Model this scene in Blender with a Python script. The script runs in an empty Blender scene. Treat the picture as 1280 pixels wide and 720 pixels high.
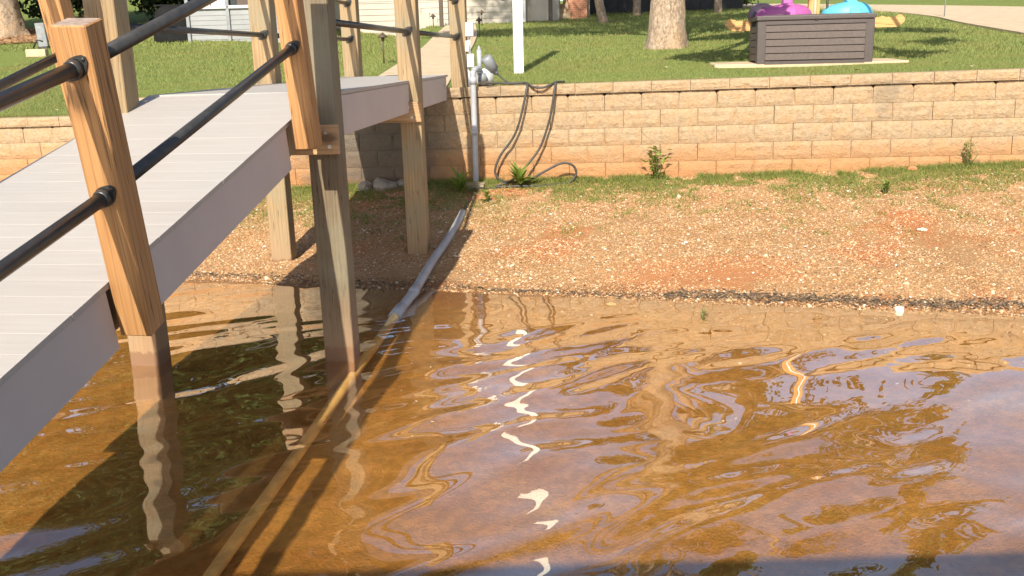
import bpy, bmesh, math, random
import numpy as np
from mathutils import Vector, Matrix, Euler
random.seed(7); rng = np.random.default_rng(7)
S = bpy.context.scene
COL = S.collection

# ------------------------------------------------------------------ camera, sky, sun, exposure
SUN_A, SUN_B = 0.268, 1.30          # sunlight travels (+A, +B, -1)
cam_d = bpy.data.cameras.new('camera'); cam = bpy.data.objects.new('camera', cam_d); COL.objects.link(cam)
cam_d.sensor_width = 36; cam_d.lens = 36 * 1200 / 1280; cam_d.clip_start = .05; cam_d.clip_end = 3000
_p = math.atan((360 - 70.5) / 1200); _r = 0.024
R0 = Vector((1, 0, 0)); F0 = Vector((0, math.cos(_p), -math.sin(_p))); U0 = R0.cross(F0)
Rv = R0 * math.cos(_r) - U0 * math.sin(_r); Uv = U0 * math.cos(_r) + R0 * math.sin(_r)
M = Matrix((Rv, Uv, -F0)).transposed().to_4x4(); M.translation = (0, 0, 1.9)
cam.matrix_world = M; S.camera = cam

W = bpy.data.worlds.new('World'); S.world = W; W.use_nodes = True
sky = W.node_tree.nodes.new('ShaderNodeTexSky'); sky.sky_type = 'NISHITA'; sky.sun_disc = False
sun_el = math.atan(1 / math.hypot(SUN_A, SUN_B)); sun_az = math.atan2(-SUN_A, -SUN_B)
sky.sun_elevation = sun_el; sky.sun_rotation = sun_az % (2 * math.pi)
sky.air_density = 1.0; sky.dust_density = 1.2; sky.ozone_density = 1.0
bgn = W.node_tree.nodes['Background']; bgn.inputs[1].default_value = 0.115
W.node_tree.links.new(sky.outputs[0], bgn.inputs[0])
sl = bpy.data.lights.new('sun', 'SUN'); sl.energy = 5.0; sl.angle = math.radians(.53); sl.color = (1, .93, .80)
so = bpy.data.objects.new('sun', sl); COL.objects.link(so)
so.rotation_euler = Vector((SUN_A, SUN_B, -1)).to_track_quat('-Z', 'Y').to_euler(); so.location = (-5, -20, 20)
S.view_settings.view_transform = 'Standard'; S.view_settings.look = 'None'
S.view_settings.exposure = 0.73; S.view_settings.gamma = 1

# ------------------------------------------------------------------ terrain functions
def SS(t):
    t = np.clip(t, 0, 1); return t * t * (3 - 2 * t)
def Yw(x): return 7.65 - .285 * np.clip(x, -14, 14)
def Ywall(x): return 11.29 - .158 * x
def zl(x, y):                       # lawn height
    d = y - Ywall(x); base = 1.53 - .29 * SS((-1.9 - x) / 1.0); s = .08 + .035 * SS((-2 - x) / 5)
    return base + s * np.minimum(d, 35) + .045 * np.clip(d - 35, 0, 30)
def zb(x, y):                       # beach and lake bed height
    x = np.asarray(x, float); y = np.asarray(y, float)
    xc = np.clip(x, -14, 14); zw = .48 + .03 * np.clip(xc, -6, 6)
    up = zw * (y - Yw(x)) / (11.29 - .158 * xc - Yw(x)); dn = -.10 * (Yw(x) - y)
    return np.maximum(np.where(y > Yw(x), np.minimum(up, zw + .02), dn), -2.2)
def vnoise(x, y, seed=0):           # cheap smooth value noise, vectorised
    xi = np.floor(x).astype(np.int64); yi = np.floor(y).astype(np.int64); fx = x - xi; fy = y - yi
    def h(a, b):
        n = (a * 374761393 + b * 668265263 + seed * 974711) & 0x7fffffff
        n = ((n ^ (n >> 13)) * 1274126177) & 0x7fffffff
        return ((n ^ (n >> 16)) & 0xffff) / 65535.0
    u = fx * fx * (3 - 2 * fx); v = fy * fy * (3 - 2 * fy)
    return (h(xi, yi) * (1 - u) + h(xi + 1, yi) * u) * (1 - v) + (h(xi, yi + 1) * (1 - u) + h(xi + 1, yi + 1) * u) * v

# ------------------------------------------------------------------ object helpers
def tag(o, label=None, cat=None, group=None, kind=None):
    if label: o['label'] = label
    if cat: o['category'] = cat
    if group: o['group'] = group
    if kind: o['kind'] = kind
    return o
def empty(name, loc=(0, 0, 0), rot=(0, 0, 0), label=None, cat=None, group=None):
    o = bpy.data.objects.new(name, None); COL.objects.link(o); o.location = loc; o.rotation_euler = rot
    o.empty_display_size = .2
    return tag(o, label, cat, group)
def obj(name, me, parent=None, loc=None, rot=None):
    o = bpy.data.objects.new(name, me); COL.objects.link(o)
    if parent: o.parent = parent
    if loc is not None: o.location = loc
    if rot is not None: o.rotation_euler = rot
    return o
def npmesh(name, V, Fs, mat, smooth=False, col=None):
    """V (n,3), Fs (m,k) with constant k; col (n,3) vertex colours"""
    V = np.asarray(V, np.float32); Fs = np.asarray(Fs, np.int32); k = Fs.shape[1]
    me = bpy.data.meshes.new(name)
    me.vertices.add(len(V)); me.vertices.foreach_set('co', V.ravel())
    me.loops.add(Fs.size); me.loops.foreach_set('vertex_index', Fs.ravel())
    me.polygons.add(len(Fs)); me.polygons.foreach_set('loop_start', np.arange(0, Fs.size, k, dtype=np.int32))
    me.polygons.foreach_set('loop_total', np.full(len(Fs), k, np.int32))
    if smooth: me.polygons.foreach_set('use_smooth', np.ones(len(Fs), bool))
    if col is not None:
        a = me.color_attributes.new('tint', 'FLOAT_COLOR', 'POINT')
        c = np.ones((len(V), 4), np.float32); c[:, :3] = col; a.data.foreach_set('color', c.ravel())
    me.update(); me.validate()
    if mat: me.materials.append(mat)
    return me
class B:
    """collects shapes into ONE mesh"""
    def __init__(s): s.bm = bmesh.new()
    def box(s, c, size, rot=(0, 0, 0), bev=0.0, seg=1, taper=None):
        r = bmesh.ops.create_cube(s.bm, size=1); vs = r['verts']
        bmesh.ops.scale(s.bm, vec=size, verts=vs)
        if taper:
            for v in vs:
                if v.co.z > 0: v.co.x *= taper[0]; v.co.y *= taper[1]
        if bev:
            es = list({e for v in vs for e in v.link_edges})
            n0 = len(s.bm.verts)
            q = bmesh.ops.bevel(s.bm, geom=es, offset=bev, segments=seg, affect='EDGES', profile=.6)
            vs = list({v for f in q['faces'] for v in f.verts})
        bmesh.ops.transform(s.bm, matrix=Matrix.Translation(c) @ Euler(rot).to_matrix().to_4x4(), verts=vs)
        return s
    def tube(s, pts, r, n=10, cap=True, smooth=True, scale=None):
        pts = [Vector(p) for p in pts]; rs = r if isinstance(r, (list, tuple)) else [r] * len(pts)
        rings = []; prev = None
        for i, p in enumerate(pts):
            t = (pts[min(i + 1, len(pts) - 1)] - pts[max(i - 1, 0)]).normalized()
            if prev is None:
                a = t.orthogonal().normalized()
            else:
                a = (prev - t * prev.dot(t)).normalized()
            prev = a; b = t.cross(a)
            rings.append([s.bm.verts.new(p + (a * math.cos(2 * math.pi * k / n) + b * math.sin(2 * math.pi * k / n)) * rs[i]) for k in range(n)])
        for i in range(len(rings) - 1):
            for k in range(n):
                f = s.bm.faces.new((rings[i][k], rings[i][(k + 1) % n], rings[i + 1][(k + 1) % n], rings[i + 1][k])); f.smooth = smooth
        if cap:
            s.bm.faces.new(rings[0][::-1]); s.bm.faces.new(rings[-1])
        return s
    def poly(s, pts, flip=False):
        v = [s.bm.verts.new(p) for p in pts]
        s.bm.faces.new(v[::-1] if flip else v); return s
    def prism(s, outline, axis_vec, smooth=False):
        a = Vector(axis_vec); v0 = [s.bm.verts.new(p) for p in outline]; v1 = [s.bm.verts.new(Vector(p) + a) for p in outline]
        s.bm.faces.new(v0[::-1]); s.bm.faces.new(v1); n = len(v0)
        for i in range(n):
            f = s.bm.faces.new((v0[i], v0[(i + 1) % n], v1[(i + 1) % n], v1[i])); f.smooth = smooth
        return s
    def blob(s, c, size, rough=0, seed=0, sub=2, rot=(0, 0, 0), smooth=True):
        r = bmesh.ops.create_icosphere(s.bm, subdivisions=sub, radius=1); rr = random.Random(seed)
        m = Matrix.Translation(c) @ Euler(rot).to_matrix().to_4x4()
        for v in r['verts']:
            k = 1 + rough * (rr.random() - .5) * 2
            v.co = m @ Vector((v.co.x * size[0] * k, v.co.y * size[1] * k, v.co.z * size[2] * k))
        for v in r['verts']:
            for f in v.link_faces: f.smooth = smooth
        return s
    def mesh(s, name, mat):
        bmesh.ops.recalc_face_normals(s.bm, faces=s.bm.faces)
        me = bpy.data.meshes.new(name); s.bm.to_mesh(me); s.bm.free(); me.materials.append(mat); return me
    def build(s, name, mat, parent=None, loc=None, rot=None):
        return obj(name, s.mesh(name, mat), parent, loc, rot)
def spline(pts, n=8):
    P = [Vector(p) for p in pts]; out = []
    for i in range(len(P) - 1):
        p0 = P[max(i - 1, 0)]; p1 = P[i]; p2 = P[i + 1]; p3 = P[min(i + 2, len(P) - 1)]
        for k in range(n):
            t = k / n
            out.append(.5 * ((2 * p1) + (p2 - p0) * t + (2 * p0 - 5 * p1 + 4 * p2 - p3) * t * t + (3 * p1 - p0 - 3 * p2 + p3) * t ** 3))
    out.append(P[-1]); return out

# ------------------------------------------------------------------ materials
class N:
    def __init__(s, name):
        s.m = bpy.data.materials.new(name); s.m.use_nodes = True; s.t = s.m.node_tree
        s.b = s.t.nodes['Principled BSDF']; s.out = s.t.nodes['Material Output']
    def n(s, ty, **kw):
        x = s.t.nodes.new('ShaderNode' + ty)
        for k, v in kw.items():
            if k.startswith('i_'): x.inputs[k[2:].replace('_', ' ')].default_value = v
            else: setattr(x, k, v)
        return x
    def l(s, a, b): s.t.links.new(a, b)
    def coord(s, scale=(1, 1, 1), kind='Object', rnd=False):
        tc = s.n('TexCoord'); mp = s.n('Mapping'); mp.inputs['Scale'].default_value = scale
        if kind == 'World':
            g = s.n('NewGeometry'); s.l(g.outputs['Position'], mp.inputs[0])
        else: s.l(tc.outputs[kind], mp.inputs[0])
        if rnd:
            oi = s.n('ObjectInfo'); k = s.n('Math', operation='MULTIPLY'); k.inputs[1].default_value = 37.
            s.l(oi.outputs['Random'], k.inputs[0]); s.l(k.outputs[0], mp.inputs['Location'])
        return mp.outputs[0]
    def noise(s, vec, scale, detail=4, rough=.55, dist=0):
        x = s.n('TexNoise'); x.inputs['Scale'].default_value = scale; x.inputs['Detail'].default_value = detail
        x.inputs['Roughness'].default_value = rough; x.inputs['Distortion'].default_value = dist; s.l(vec, x.inputs['Vector']); return x.outputs[0]
    def ramp(s, fac, stops):
        x = s.n('ValToRGB'); e = x.color_ramp.elements
        while len(e) < len(stops): e.new(.5)
        for i, (p, c) in enumerate(stops):
            e[i].position = p; e[i].color = (*c, 1) if len(c) == 3 else c
        s.l(fac, x.inputs[0]); return x.outputs[0]
    def mix(s, f, a, b, mode='MIX'):
        x = s.n('Mix', data_type='RGBA', blend_type=mode)
        for inp, v in ((x.inputs[0], f), (x.inputs[6], a), (x.inputs[7], b)):
            if hasattr(v, 'is_linked') or hasattr(v, 'links'): s.l(v, inp)
            else: inp.default_value = v if not isinstance(v, tuple) else ((*v, 1) if len(v) == 3 else v)
        return x.outputs[2]
    def bump(s, h, strength=.3, dist=.01):
        x = s.n('Bump'); x.inputs['Strength'].default_value = strength; x.inputs['Distance'].default_value = dist
        s.l(h, x.inputs['Height']); s.l(x.outputs[0], s.b.inputs['Normal'])
    def base(s, c): s.l(c, s.b.inputs['Base Color'])
def simple(name, c, rough=.5, var=.15, scale=8, metal=0, bump=.0, spec=.5):
    m = N(name); v = m.coord(rnd=True); n = m.noise(v, scale, 5)
    lo = tuple(x * (1 - var) for x in c); hi = tuple(min(1, x * (1 + var)) for x in c)
    m.base(m.ramp(n, [(.3, lo), (.7, hi)])); m.b.inputs['Roughness'].default_value = rough; m.b.inputs['Metallic'].default_value = metal
    m.b.inputs['Specular IOR Level'].default_value = spec
    if bump: m.bump(m.noise(v, scale * 6, 6), bump, .01)
    return m.m
def wood(name, dark, light, grey=None, wet=False, ax=2):
    m = N(name); sc = [26, 26, 26]; sc[ax] = 1.6
    v = m.coord(tuple(sc), rnd=True); n = m.noise(v, 1.0, 6, .6, 1.2)
    sc2 = [7, 7, 7]; sc2[ax] = .5
    v2 = m.coord(tuple(sc2), rnd=True); w = m.n('TexWave', wave_type='RINGS', rings_direction='XYZ'[ax])
    w.inputs['Scale'].default_value = 1.9; w.inputs['Distortion'].default_value = 5; w.inputs['Detail'].default_value = 2; w.inputs['Detail Scale'].default_value = .7
    m.l(v2, w.inputs['Vector'])
    c = m.ramp(n, [(.25, dark), (.75, light)])
    c = m.mix(m.ramp(w.outputs[0], [(0, (0,) * 3), (.8, (.05,) * 3), (1, (.42,) * 3)]), c, tuple(x * .55 for x in dark))
    kv = [4.2, 4.2, 4.2]; kv[ax] = 2.2
    vo = m.n('TexVoronoi', feature='F1'); vo.inputs['Scale'].default_value = 1.; m.l(m.coord(tuple(kv), rnd=True), vo.inputs['Vector'])
    c = m.mix(m.ramp(vo.outputs['Distance'], [(.08, (.85,) * 3), (.14, (.28,) * 3), (.22, (0,) * 3)]), c, tuple(x * .3 for x in dark))
    ck = m.noise(m.coord(tuple(34 if i != ax else .9 for i in range(3)), rnd=True), 1., 2, .4)
    c = m.mix(m.ramp(ck, [(.487, (0,) * 3), (.495, (.8,) * 3), (.503, (.8,) * 3), (.511, (0,) * 3)]), c, tuple(x * .22 for x in dark))
    if grey:
        b = m.noise(m.coord((1.3, 1.3, 1.3), rnd=True), 2, 4); c = m.mix(m.ramp(b, [(.35, (0,) * 3), (.7, (.8,) * 3)]), c, grey)
    if wet:
        g = m.n('NewGeometry'); sp = m.n('SeparateXYZ'); m.l(g.outputs['Position'], sp.inputs[0])
        nn = m.noise(m.coord((1, 1, 1), 'World'), 22, 3); ad = m.n('Math', operation='MULTIPLY_ADD'); m.l(nn, ad.inputs[0]); ad.inputs[1].default_value = -.09; m.l(sp.outputs[2], ad.inputs[2])
        c = m.mix(m.ramp(ad.outputs[0], [(.0, (.95,) * 3), (.045, (.9,) * 3), (.06, (0,) * 3)]), c, (.075, .038, .02))
        c = m.mix(m.ramp(ad.outputs[0], [(.05, (.45,) * 3), (.45, (0,) * 3)]), c, (.34, .18, .09))
    tc = m.n('TexCoord'); sn = m.n('SeparateXYZ'); m.l(tc.outputs['Normal'], sn.inputs[0]); ab = m.n('Math', operation='ABSOLUTE'); m.l(sn.outputs[ax], ab.inputs[0])
    eg = m.noise(m.coord((1, 1, 1), rnd=True), 30, 4); endg = m.ramp(eg, [(.35, (.20, .155, .13)), (.65, (.38, .30, .25))])
    c = m.mix(m.ramp(ab.outputs[0], [(.9, (0,) * 3), (.95, (.85,) * 3)]), c, endg)
    m.base(c); m.b.inputs['Roughness'].default_value = .72; m.bump(n, .25, .004); return m.m

M_post = wood('cedar_post', (.34, .155, .048), (.50, .265, .105))
M_pile = wood('treated_timber', (.23, .14, .062), (.385, .255, .125), (.225, .19, .115), wet=True)
M_pile_shade = wood('shade_darkened_timber', (.105, .074, .04), (.195, .142, .083), (.20, .18, .12), wet=True)  # darker copy of the piling timber, cast shade put into its colour
M_beam = wood('beam_timber', (.34, .19, .085), (.47, .30, .15), ax=0)
M_rackw = wood('rack_timber', (.50, .25, .08), (.66, .37, .14), ax=0)
M_rackp = wood('rack_post_timber', (.50, .25, .08), (.66, .37, .14))
M_dockw = wood('dock_timber', (.3, .2, .1), (.45, .32, .18), ax=0)

def deckmat():
    m = N('composite_decking'); v = m.coord((2.2, 40, 40), rnd=True); n = m.noise(v, 1.3, 6, .65)
    b = m.noise(m.coord((1, 1, 1), 'World'), 1.7, 4); oi = m.n('ObjectInfo')
    c = m.ramp(n, [(.25, (.35, .318, .29)), (.75, (.405, .372, .342))])
    c = m.mix(m.ramp(oi.outputs['Random'], [(0, (0,) * 3), (1, (.16,) * 3)]), c, (.46, .425, .385))
    c = m.mix(m.ramp(b, [(.45, (0,) * 3), (.75, (.30,) * 3)]), c, (.33, .285, .24))
    m.base(c); m.b.inputs['Roughness'].default_value = .55; m.bump(n, .35, .003); return m.m
M_deck = deckmat()
M_fascia = simple('composite_fascia', (.48, .42, .39), .6, .05, 3, bump=.05)
M_black = simple('black_powder_coat', (.036, .034, .032), .34, .3, 20)
M_blackrub = simple('black_rubber', (.045, .042, .038), .6, .3, 20)
M_bolt = simple('galvanised_bolt', (.6, .6, .6), .35, .2, 20, metal=1)
M_pvc = simple('grey_pvc', (.33, .34, .36), .5, .12, 6)
M_white = simple('white_vinyl', (.80, .79, .76), .45, .04, 4)
M_util = simple('pale_grey_plastic', (.48, .48, .46), .5, .06, 8)
M_motor = simple('grey_motor_paint', (.20, .21, .22), .5, .2, 12)
M_conc = simple('pale_concrete', (.48, .365, .235), .85, .14, 5, bump=.3)
M_block = simple('footing_concrete', (.30, .24, .17), .9, .2, 14, bump=.4)
M_box = simple('brown_resin', (.066, .050, .045), .55, .1, 20, bump=.1)
M_boxf = simple('brown_resin_slat', (.098, .073, .064), .6, .14, 25, bump=.2)
M_boxd = simple('dark_resin_gap', (.03, .025, .023), .8, .1, 20)
M_purple = simple('purple_plastic', (.36, .085, .27), .5, .12, 3)
M_purpd = simple('dark_purple_plastic', (.045, .03, .05), .4, .1, 3)
M_turq = simple('turquoise_plastic', (.10, .42, .58), .5, .1, 3)
M_sid = simple('beige_siding', (.40, .36, .30), .7, .06, 2)
M_sidg = simple('grey_siding', (.22, .225, .225), .6, .14, 2)
M_sidb = simple('blue_grey_siding', (.20, .25, .29), .7, .08, 2)
M_trim = simple('white_trim', (.78, .76, .72), .6, .04, 3)
M_brown = simple('brown_paint', (.07, .045, .03), .6, .2, 6)
M_dark = simple('dark_stain', (.022, .022, .024), .8, .35, 3)
M_roof = simple('roof_shingle', (.09, .085, .08), .9, .3, 20, bump=.4)
M_glass = simple('window_glass', (.06, .07, .08), .08, .2, 2)
M_cover = simple('black_vinyl_cover', (.012, .012, .012), .9, .3, 5, spec=.15)
M_mulch = simple('pine_straw', (.30, .17, .085), .95, .4, 18, bump=.6)
M_rock = simple('field_stone', (.27, .22, .17), .9, .25, 9, bump=.5)
M_wstone = simple('pale_stone', (.68, .63, .54), .85, .15, 12, bump=.4)
M_stem = simple('plant_stem', (.10, .13, .035), .7, .2, 8)

def brickmat():
    m = N('red_brick'); t = m.n('TexBrick'); v = m.coord((1, 1, 1)); 
    mp = m.n('Mapping'); mp.inputs['Rotation'].default_value = (math.pi / 2, 0, 0); m.l(v, mp.inputs[0]); m.l(mp.outputs[0], t.inputs['Vector'])
    t.inputs['Scale'].default_value = 5; t.inputs['Color1'].default_value = (.42, .13, .06, 1); t.inputs['Color2'].default_value = (.55, .22, .11, 1)
    t.inputs['Mortar'].default_value = (.5, .4, .3, 1); m.base(t.outputs[0]); m.b.inputs['Roughness'].default_value = .9; return m.m
M_brick = brickmat()

def blockmat():
    m = N('split_face_concrete'); v = m.coord((1, 1, 1), rnd=True); n = m.noise(v, 26, 8, .65); n2 = m.noise(v, 7, 4)
    oi = m.n('ObjectInfo'); g = m.n('NewGeometry'); sp = m.n('SeparateXYZ'); m.l(g.outputs['Position'], sp.inputs[0])
    c = m.ramp(n, [(.25, (.25, .165, .09)), (.5, (.37, .265, .16)), (.78, (.46, .35, .23))])
    c = m.mix(m.ramp(oi.outputs['Random'], [(0, (0,) * 3), (1, (.2,) * 3)]), c, (.43, .315, .19))
    c = m.mix(m.ramp(n2, [(.45, (0,) * 3), (.7, (.4,) * 3)]), c, (.47, .26, .105))
    wn = m.noise(m.coord((1, 1, 1), 'World'), 3, 3); ad = m.n('Math', operation='MULTIPLY_ADD'); m.l(wn, ad.inputs[0]); ad.inputs[1].default_value = -.45; m.l(sp.outputs[2], ad.inputs[2])
    c = m.mix(m.ramp(ad.outputs[0], [(.22, (.85,) * 3), (.50, (.6,) * 3), (.74, (0,) * 3)]), c, (.44, .20, .07), )   # red clay splashed on the lowest courses
    # old water / mould stain of its own shape
    wv = m.coord((.8, .8, 1.3), 'World'); st = m.noise(wv, 1.6, 4, .6)
    c = m.mix(m.ramp(st, [(.60, (0,) * 3), (.72, (.5,) * 3)]), c, (.17, .14, .10))
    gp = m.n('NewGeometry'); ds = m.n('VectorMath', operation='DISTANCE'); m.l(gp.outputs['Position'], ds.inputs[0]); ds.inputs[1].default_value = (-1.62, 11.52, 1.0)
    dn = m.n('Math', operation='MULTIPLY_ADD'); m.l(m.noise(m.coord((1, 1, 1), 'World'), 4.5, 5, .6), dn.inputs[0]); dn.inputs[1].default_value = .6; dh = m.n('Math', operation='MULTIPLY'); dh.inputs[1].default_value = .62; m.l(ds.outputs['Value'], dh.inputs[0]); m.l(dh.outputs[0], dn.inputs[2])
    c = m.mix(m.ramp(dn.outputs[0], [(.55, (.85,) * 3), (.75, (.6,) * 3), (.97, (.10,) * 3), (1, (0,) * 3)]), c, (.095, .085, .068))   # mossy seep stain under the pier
    m.base(c); m.b.inputs['Roughness'].default_value = .95; m.bump(m.noise(m.coord((1, 1, 1.3), rnd=True), 38, 9, .72), 1., .022); return m.m
M_wall = blockmat()

def barkmat():
    m = N('tree_bark'); v = m.coord((1, 1, .55)); n = m.noise(v, 24, 8, .68, .6); k = m.noise(v, 60, 6, .7); big = m.noise(m.coord((1, 1, .7)), 2.2, 4)
    c = m.ramp(n, [(.34, (.13, .09, .06)), (.46, (.29, .21, .145)), (.62, (.44, .34, .245)), (.75, (.52, .42, .32))])
    c = m.mix(m.ramp(k, [(.35, (.6,) * 3), (.5, (0,) * 3)]), c, (.17, .12, .08))
    c = m.mix(m.ramp(big, [(.45, (0,) * 3), (.75, (.5,) * 3)]), c, (.43, .26, .12))
    m.base(c); m.b.inputs['Roughness'].default_value = .95; m.bump(n, .9, .03); return m.m
M_bark = barkmat()

def leafmat(name, a, b, trans=.35):
    m = N(name); g = m.n('NewGeometry'); oi = g.outputs['Random Per Island']
    c = m.ramp(oi, [(0, a), (1, b)]); m.base(c); m.b.inputs['Roughness'].default_value = .6; m.b.inputs['Specular IOR Level'].default_value = .25
    tr = m.n('BsdfTranslucent'); m.l(c, tr.inputs[0]); mx = m.n('MixShader'); mx.inputs[0].default_value = trans
    m.l(m.b.outputs[0], mx.inputs[1]); m.l(tr.outputs[0], mx.inputs[2]); m.l(mx.outputs[0], m.out.inputs[0]); return m.m
def leafmat_dry(name, a, b, trans):
    mm = leafmat(name, a, b, trans); t = mm.node_tree; ge = next(x for x in t.nodes if x.bl_idname == 'ShaderNodeNewGeometry'); ra = next(x for x in t.nodes if x.bl_idname == 'ShaderNodeValToRGB')
    no = t.nodes.new('ShaderNodeTexNoise'); no.inputs['Scale'].default_value = 1.5; no.inputs['Detail'].default_value = 5; t.links.new(ge.outputs['Position'], no.inputs['Vector'])
    rr = t.nodes.new('ShaderNodeValToRGB'); rr.color_ramp.elements[0].position = .47; rr.color_ramp.elements[1].position = .68; rr.color_ramp.elements[1].color = (.75, .75, .75, 1); t.links.new(no.outputs[0], rr.inputs[0])
    mx = t.nodes.new('ShaderNodeMix'); mx.data_type = 'RGBA'; mx.inputs[7].default_value = (.34, .30, .11, 1)
    tg = [l.to_socket for l in ra.outputs[0].links]; t.links.new(rr.outputs[0], mx.inputs[0]); t.links.new(ra.outputs[0], mx.inputs[6])
    for q in tg: t.links.new(mx.outputs[2], q)
    return mm
M_leaf = leafmat('tree_leaf', (.03, .055, .012), (.085, .125, .03))
M_leafd = leafmat('dark_leaf', (.012, .022, .008), (.04, .06, .02), .2)
M_weed = leafmat('weed_leaf', (.13, .20, .03), (.25, .33, .06))
M_weed2 = leafmat('dull_weed_leaf', (.14, .18, .04), (.30, .32, .09))
M_blade = leafmat_dry('grass_blade', (.175, .215, .055), (.36, .39, .135), .4)

def lawnmat():
    m = N('lawn_grass'); v = m.coord((1, 1, 1), 'World'); n = m.noise(v, 1.1, 5); n2 = m.noise(m.coord((1, .35, 1), 'World'), 26, 5, .7)
    c = m.ramp(n2, [(.28, (.085, .12, .025)), (.5, (.17, .215, .055)), (.75, (.26, .29, .095))])
    c = m.mix(m.ramp(n, [(.40, (0,) * 3), (.68, (.45,) * 3)]), c, (.17, .165, .045))
    m.base(c); m.b.inputs['Roughness'].default_value = .9; m.b.inputs['Specular IOR Level'].default_value = .1; m.bump(n2, .8, .05); return m.m
M_lawn = lawnmat()

def shoremat():
    m = N('red_clay_shore'); v = m.coord((1, 1, 1), 'World'); g = m.n('NewGeometry'); sp = m.n('SeparateXYZ'); m.l(g.outputs['Position'], sp.inputs[0])
    n = m.noise(v, 2.3, 6, .6); f = m.noise(v, 60, 6, .7); k = m.noise(v, .9, 4)
    c = m.ramp(n, [(.3, (.40, .22, .095)), (.55, (.48, .29, .14)), (.75, (.53, .35, .19))])
    c = m.mix(m.ramp(f, [(.35, (.7,) * 3), (.55, (0,) * 3)]), c, (.25, .115, .045))
    c = m.mix(m.ramp(k, [(.55, (0,) * 3), (.65, (.75,) * 3)]), c, (.50, .165, .06))
    # silt and algae film on the bed below the waterline
    sil = m.ramp(n, [(.3, (.46, .21, .058)), (.55, (.57, .29, .085)), (.75, (.62, .36, .125))])
    sil = m.mix(m.ramp(m.noise(v, 14, 6, .7), [(.42, (.55,) * 3), (.6, (0,) * 3)]), sil, (.27, .145, .035))
    c = m.mix(m.ramp(sp.outputs[2], [(.0, (1,) * 3), (.02, (0,) * 3)]) if False else m.wl(sp.outputs[2]), c, sil)
    cd = m.n('VectorMath', operation='DISTANCE'); m.l(m.coord((.75, 1.5, 1), 'World'), cd.inputs[0]); cd.inputs[1].default_value = (1.62 * .75, 7.86 * 1.5, .08)
    cn = m.n('Math', operation='MULTIPLY_ADD'); m.l(m.noise(v, 5, 5, .65), cn.inputs[0]); cn.inputs[1].default_value = -1.0; m.l(cd.outputs['Value'], cn.inputs[2])
    c = m.mix(m.ramp(cn.outputs[0], [(.0, (.6,) * 3), (.08, (.4,) * 3), (.24, (0,) * 3)]), c, (.52, .19, .07))       # bare red clay scar just above the water
    zz = m.n('Math', operation='MULTIPLY_ADD'); m.l(sp.outputs[2], zz.inputs[0]); zz.inputs[1].default_value = 4.; zz.inputs[2].default_value = .62
    wn = m.n('Math', operation='MULTIPLY_ADD'); m.l(n, wn.inputs[0]); wn.inputs[1].default_value = -.24; m.l(zz.outputs[0], wn.inputs[2])
    c = m.mix(m.ramp(wn.outputs[0], [(.25, (0,) * 3), (.42, (.35,) * 3), (.5, (.6,) * 3), (.57, (.5,) * 3), (.66, (0,) * 3)]), c, (.20, .085, .03))       # soaked margin at the waterline
    m.base(c); m.b.inputs['Roughness'].default_value = .92; m.b.inputs['Specular IOR Level'].default_value = .2; m.bump(f, .9, .03); return m.m
def _wl(s, z):
    a = s.n('MapRange'); a.inputs['From Min'].default_value = .0; a.inputs['From Max'].default_value = -.05; s.l(z, a.inputs['Value']); return a.outputs[0]
N.wl = _wl
M_shore = shoremat()

def tintmat(name, rough=.85, wetdark=False):
    m = N(name); a = m.n('VertexColor', layer_name='tint'); m.base(a.outputs[0]); m.b.inputs['Roughness'].default_value = rough; m.b.inputs['Specular IOR Level'].default_value = .3; return m.m
M_gravel = tintmat('gravel_stone'); M_debris = tintmat('shore_debris', .95)

def watermat():
    m = N('lake_water'); m.t.nodes.remove(m.b)
    v = m.coord((1, 1, 1), 'World')
    tr = m.n('BsdfTransparent'); tr.inputs[0].default_value = (.97, .89, .72, 1)
    gl = m.n('BsdfGlossy'); gl.inputs['Roughness'].default_value = .0; gl.inputs[0].default_value = (1, 1, 1, 1)
    # Schlick reflectance, the same seen from above and below the surface
    g = m.n('NewGeometry'); dt = m.n('VectorMath', operation='DOT_PRODUCT'); m.l(g.outputs['Normal'], dt.inputs[0]); m.l(g.outputs['Incoming'], dt.inputs[1])
    ab = m.n('Math', operation='ABSOLUTE'); m.l(dt.outputs['Value'], ab.inputs[0])
    om = m.n('Math', operation='SUBTRACT', use_clamp=True); om.inputs[0].default_value = 1; m.l(ab.outputs[0], om.inputs[1])
    pw = m.n('Math', operation='POWER'); m.l(om.outputs[0], pw.inputs[0]); pw.inputs[1].default_value = 2.5
    fr = m.n('Math', operation='MULTIPLY_ADD'); m.l(pw.outputs[0], fr.inputs[0]); fr.inputs[1].default_value = .98; fr.inputs[2].default_value = .022
    # fine red silt held in the shallows scatters a little of the daylight back
    si = m.n('BsdfDiffuse'); si.inputs[0].default_value = (.70, .38, .11, 1); ms = m.n('MixShader'); ms.inputs[0].default_value = .05
    m.l(tr.outputs[0], ms.inputs[1]); m.l(si.outputs[0], ms.inputs[2])
    mx = m.n('MixShader'); m.l(fr.outputs[0], mx.inputs[0]); m.l(ms.outputs[0], mx.inputs[1]); m.l(gl.outputs[0], mx.inputs[2]); m.l(mx.outputs[0], m.out.inputs[0]); return m.m
M_water = watermat()

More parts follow.
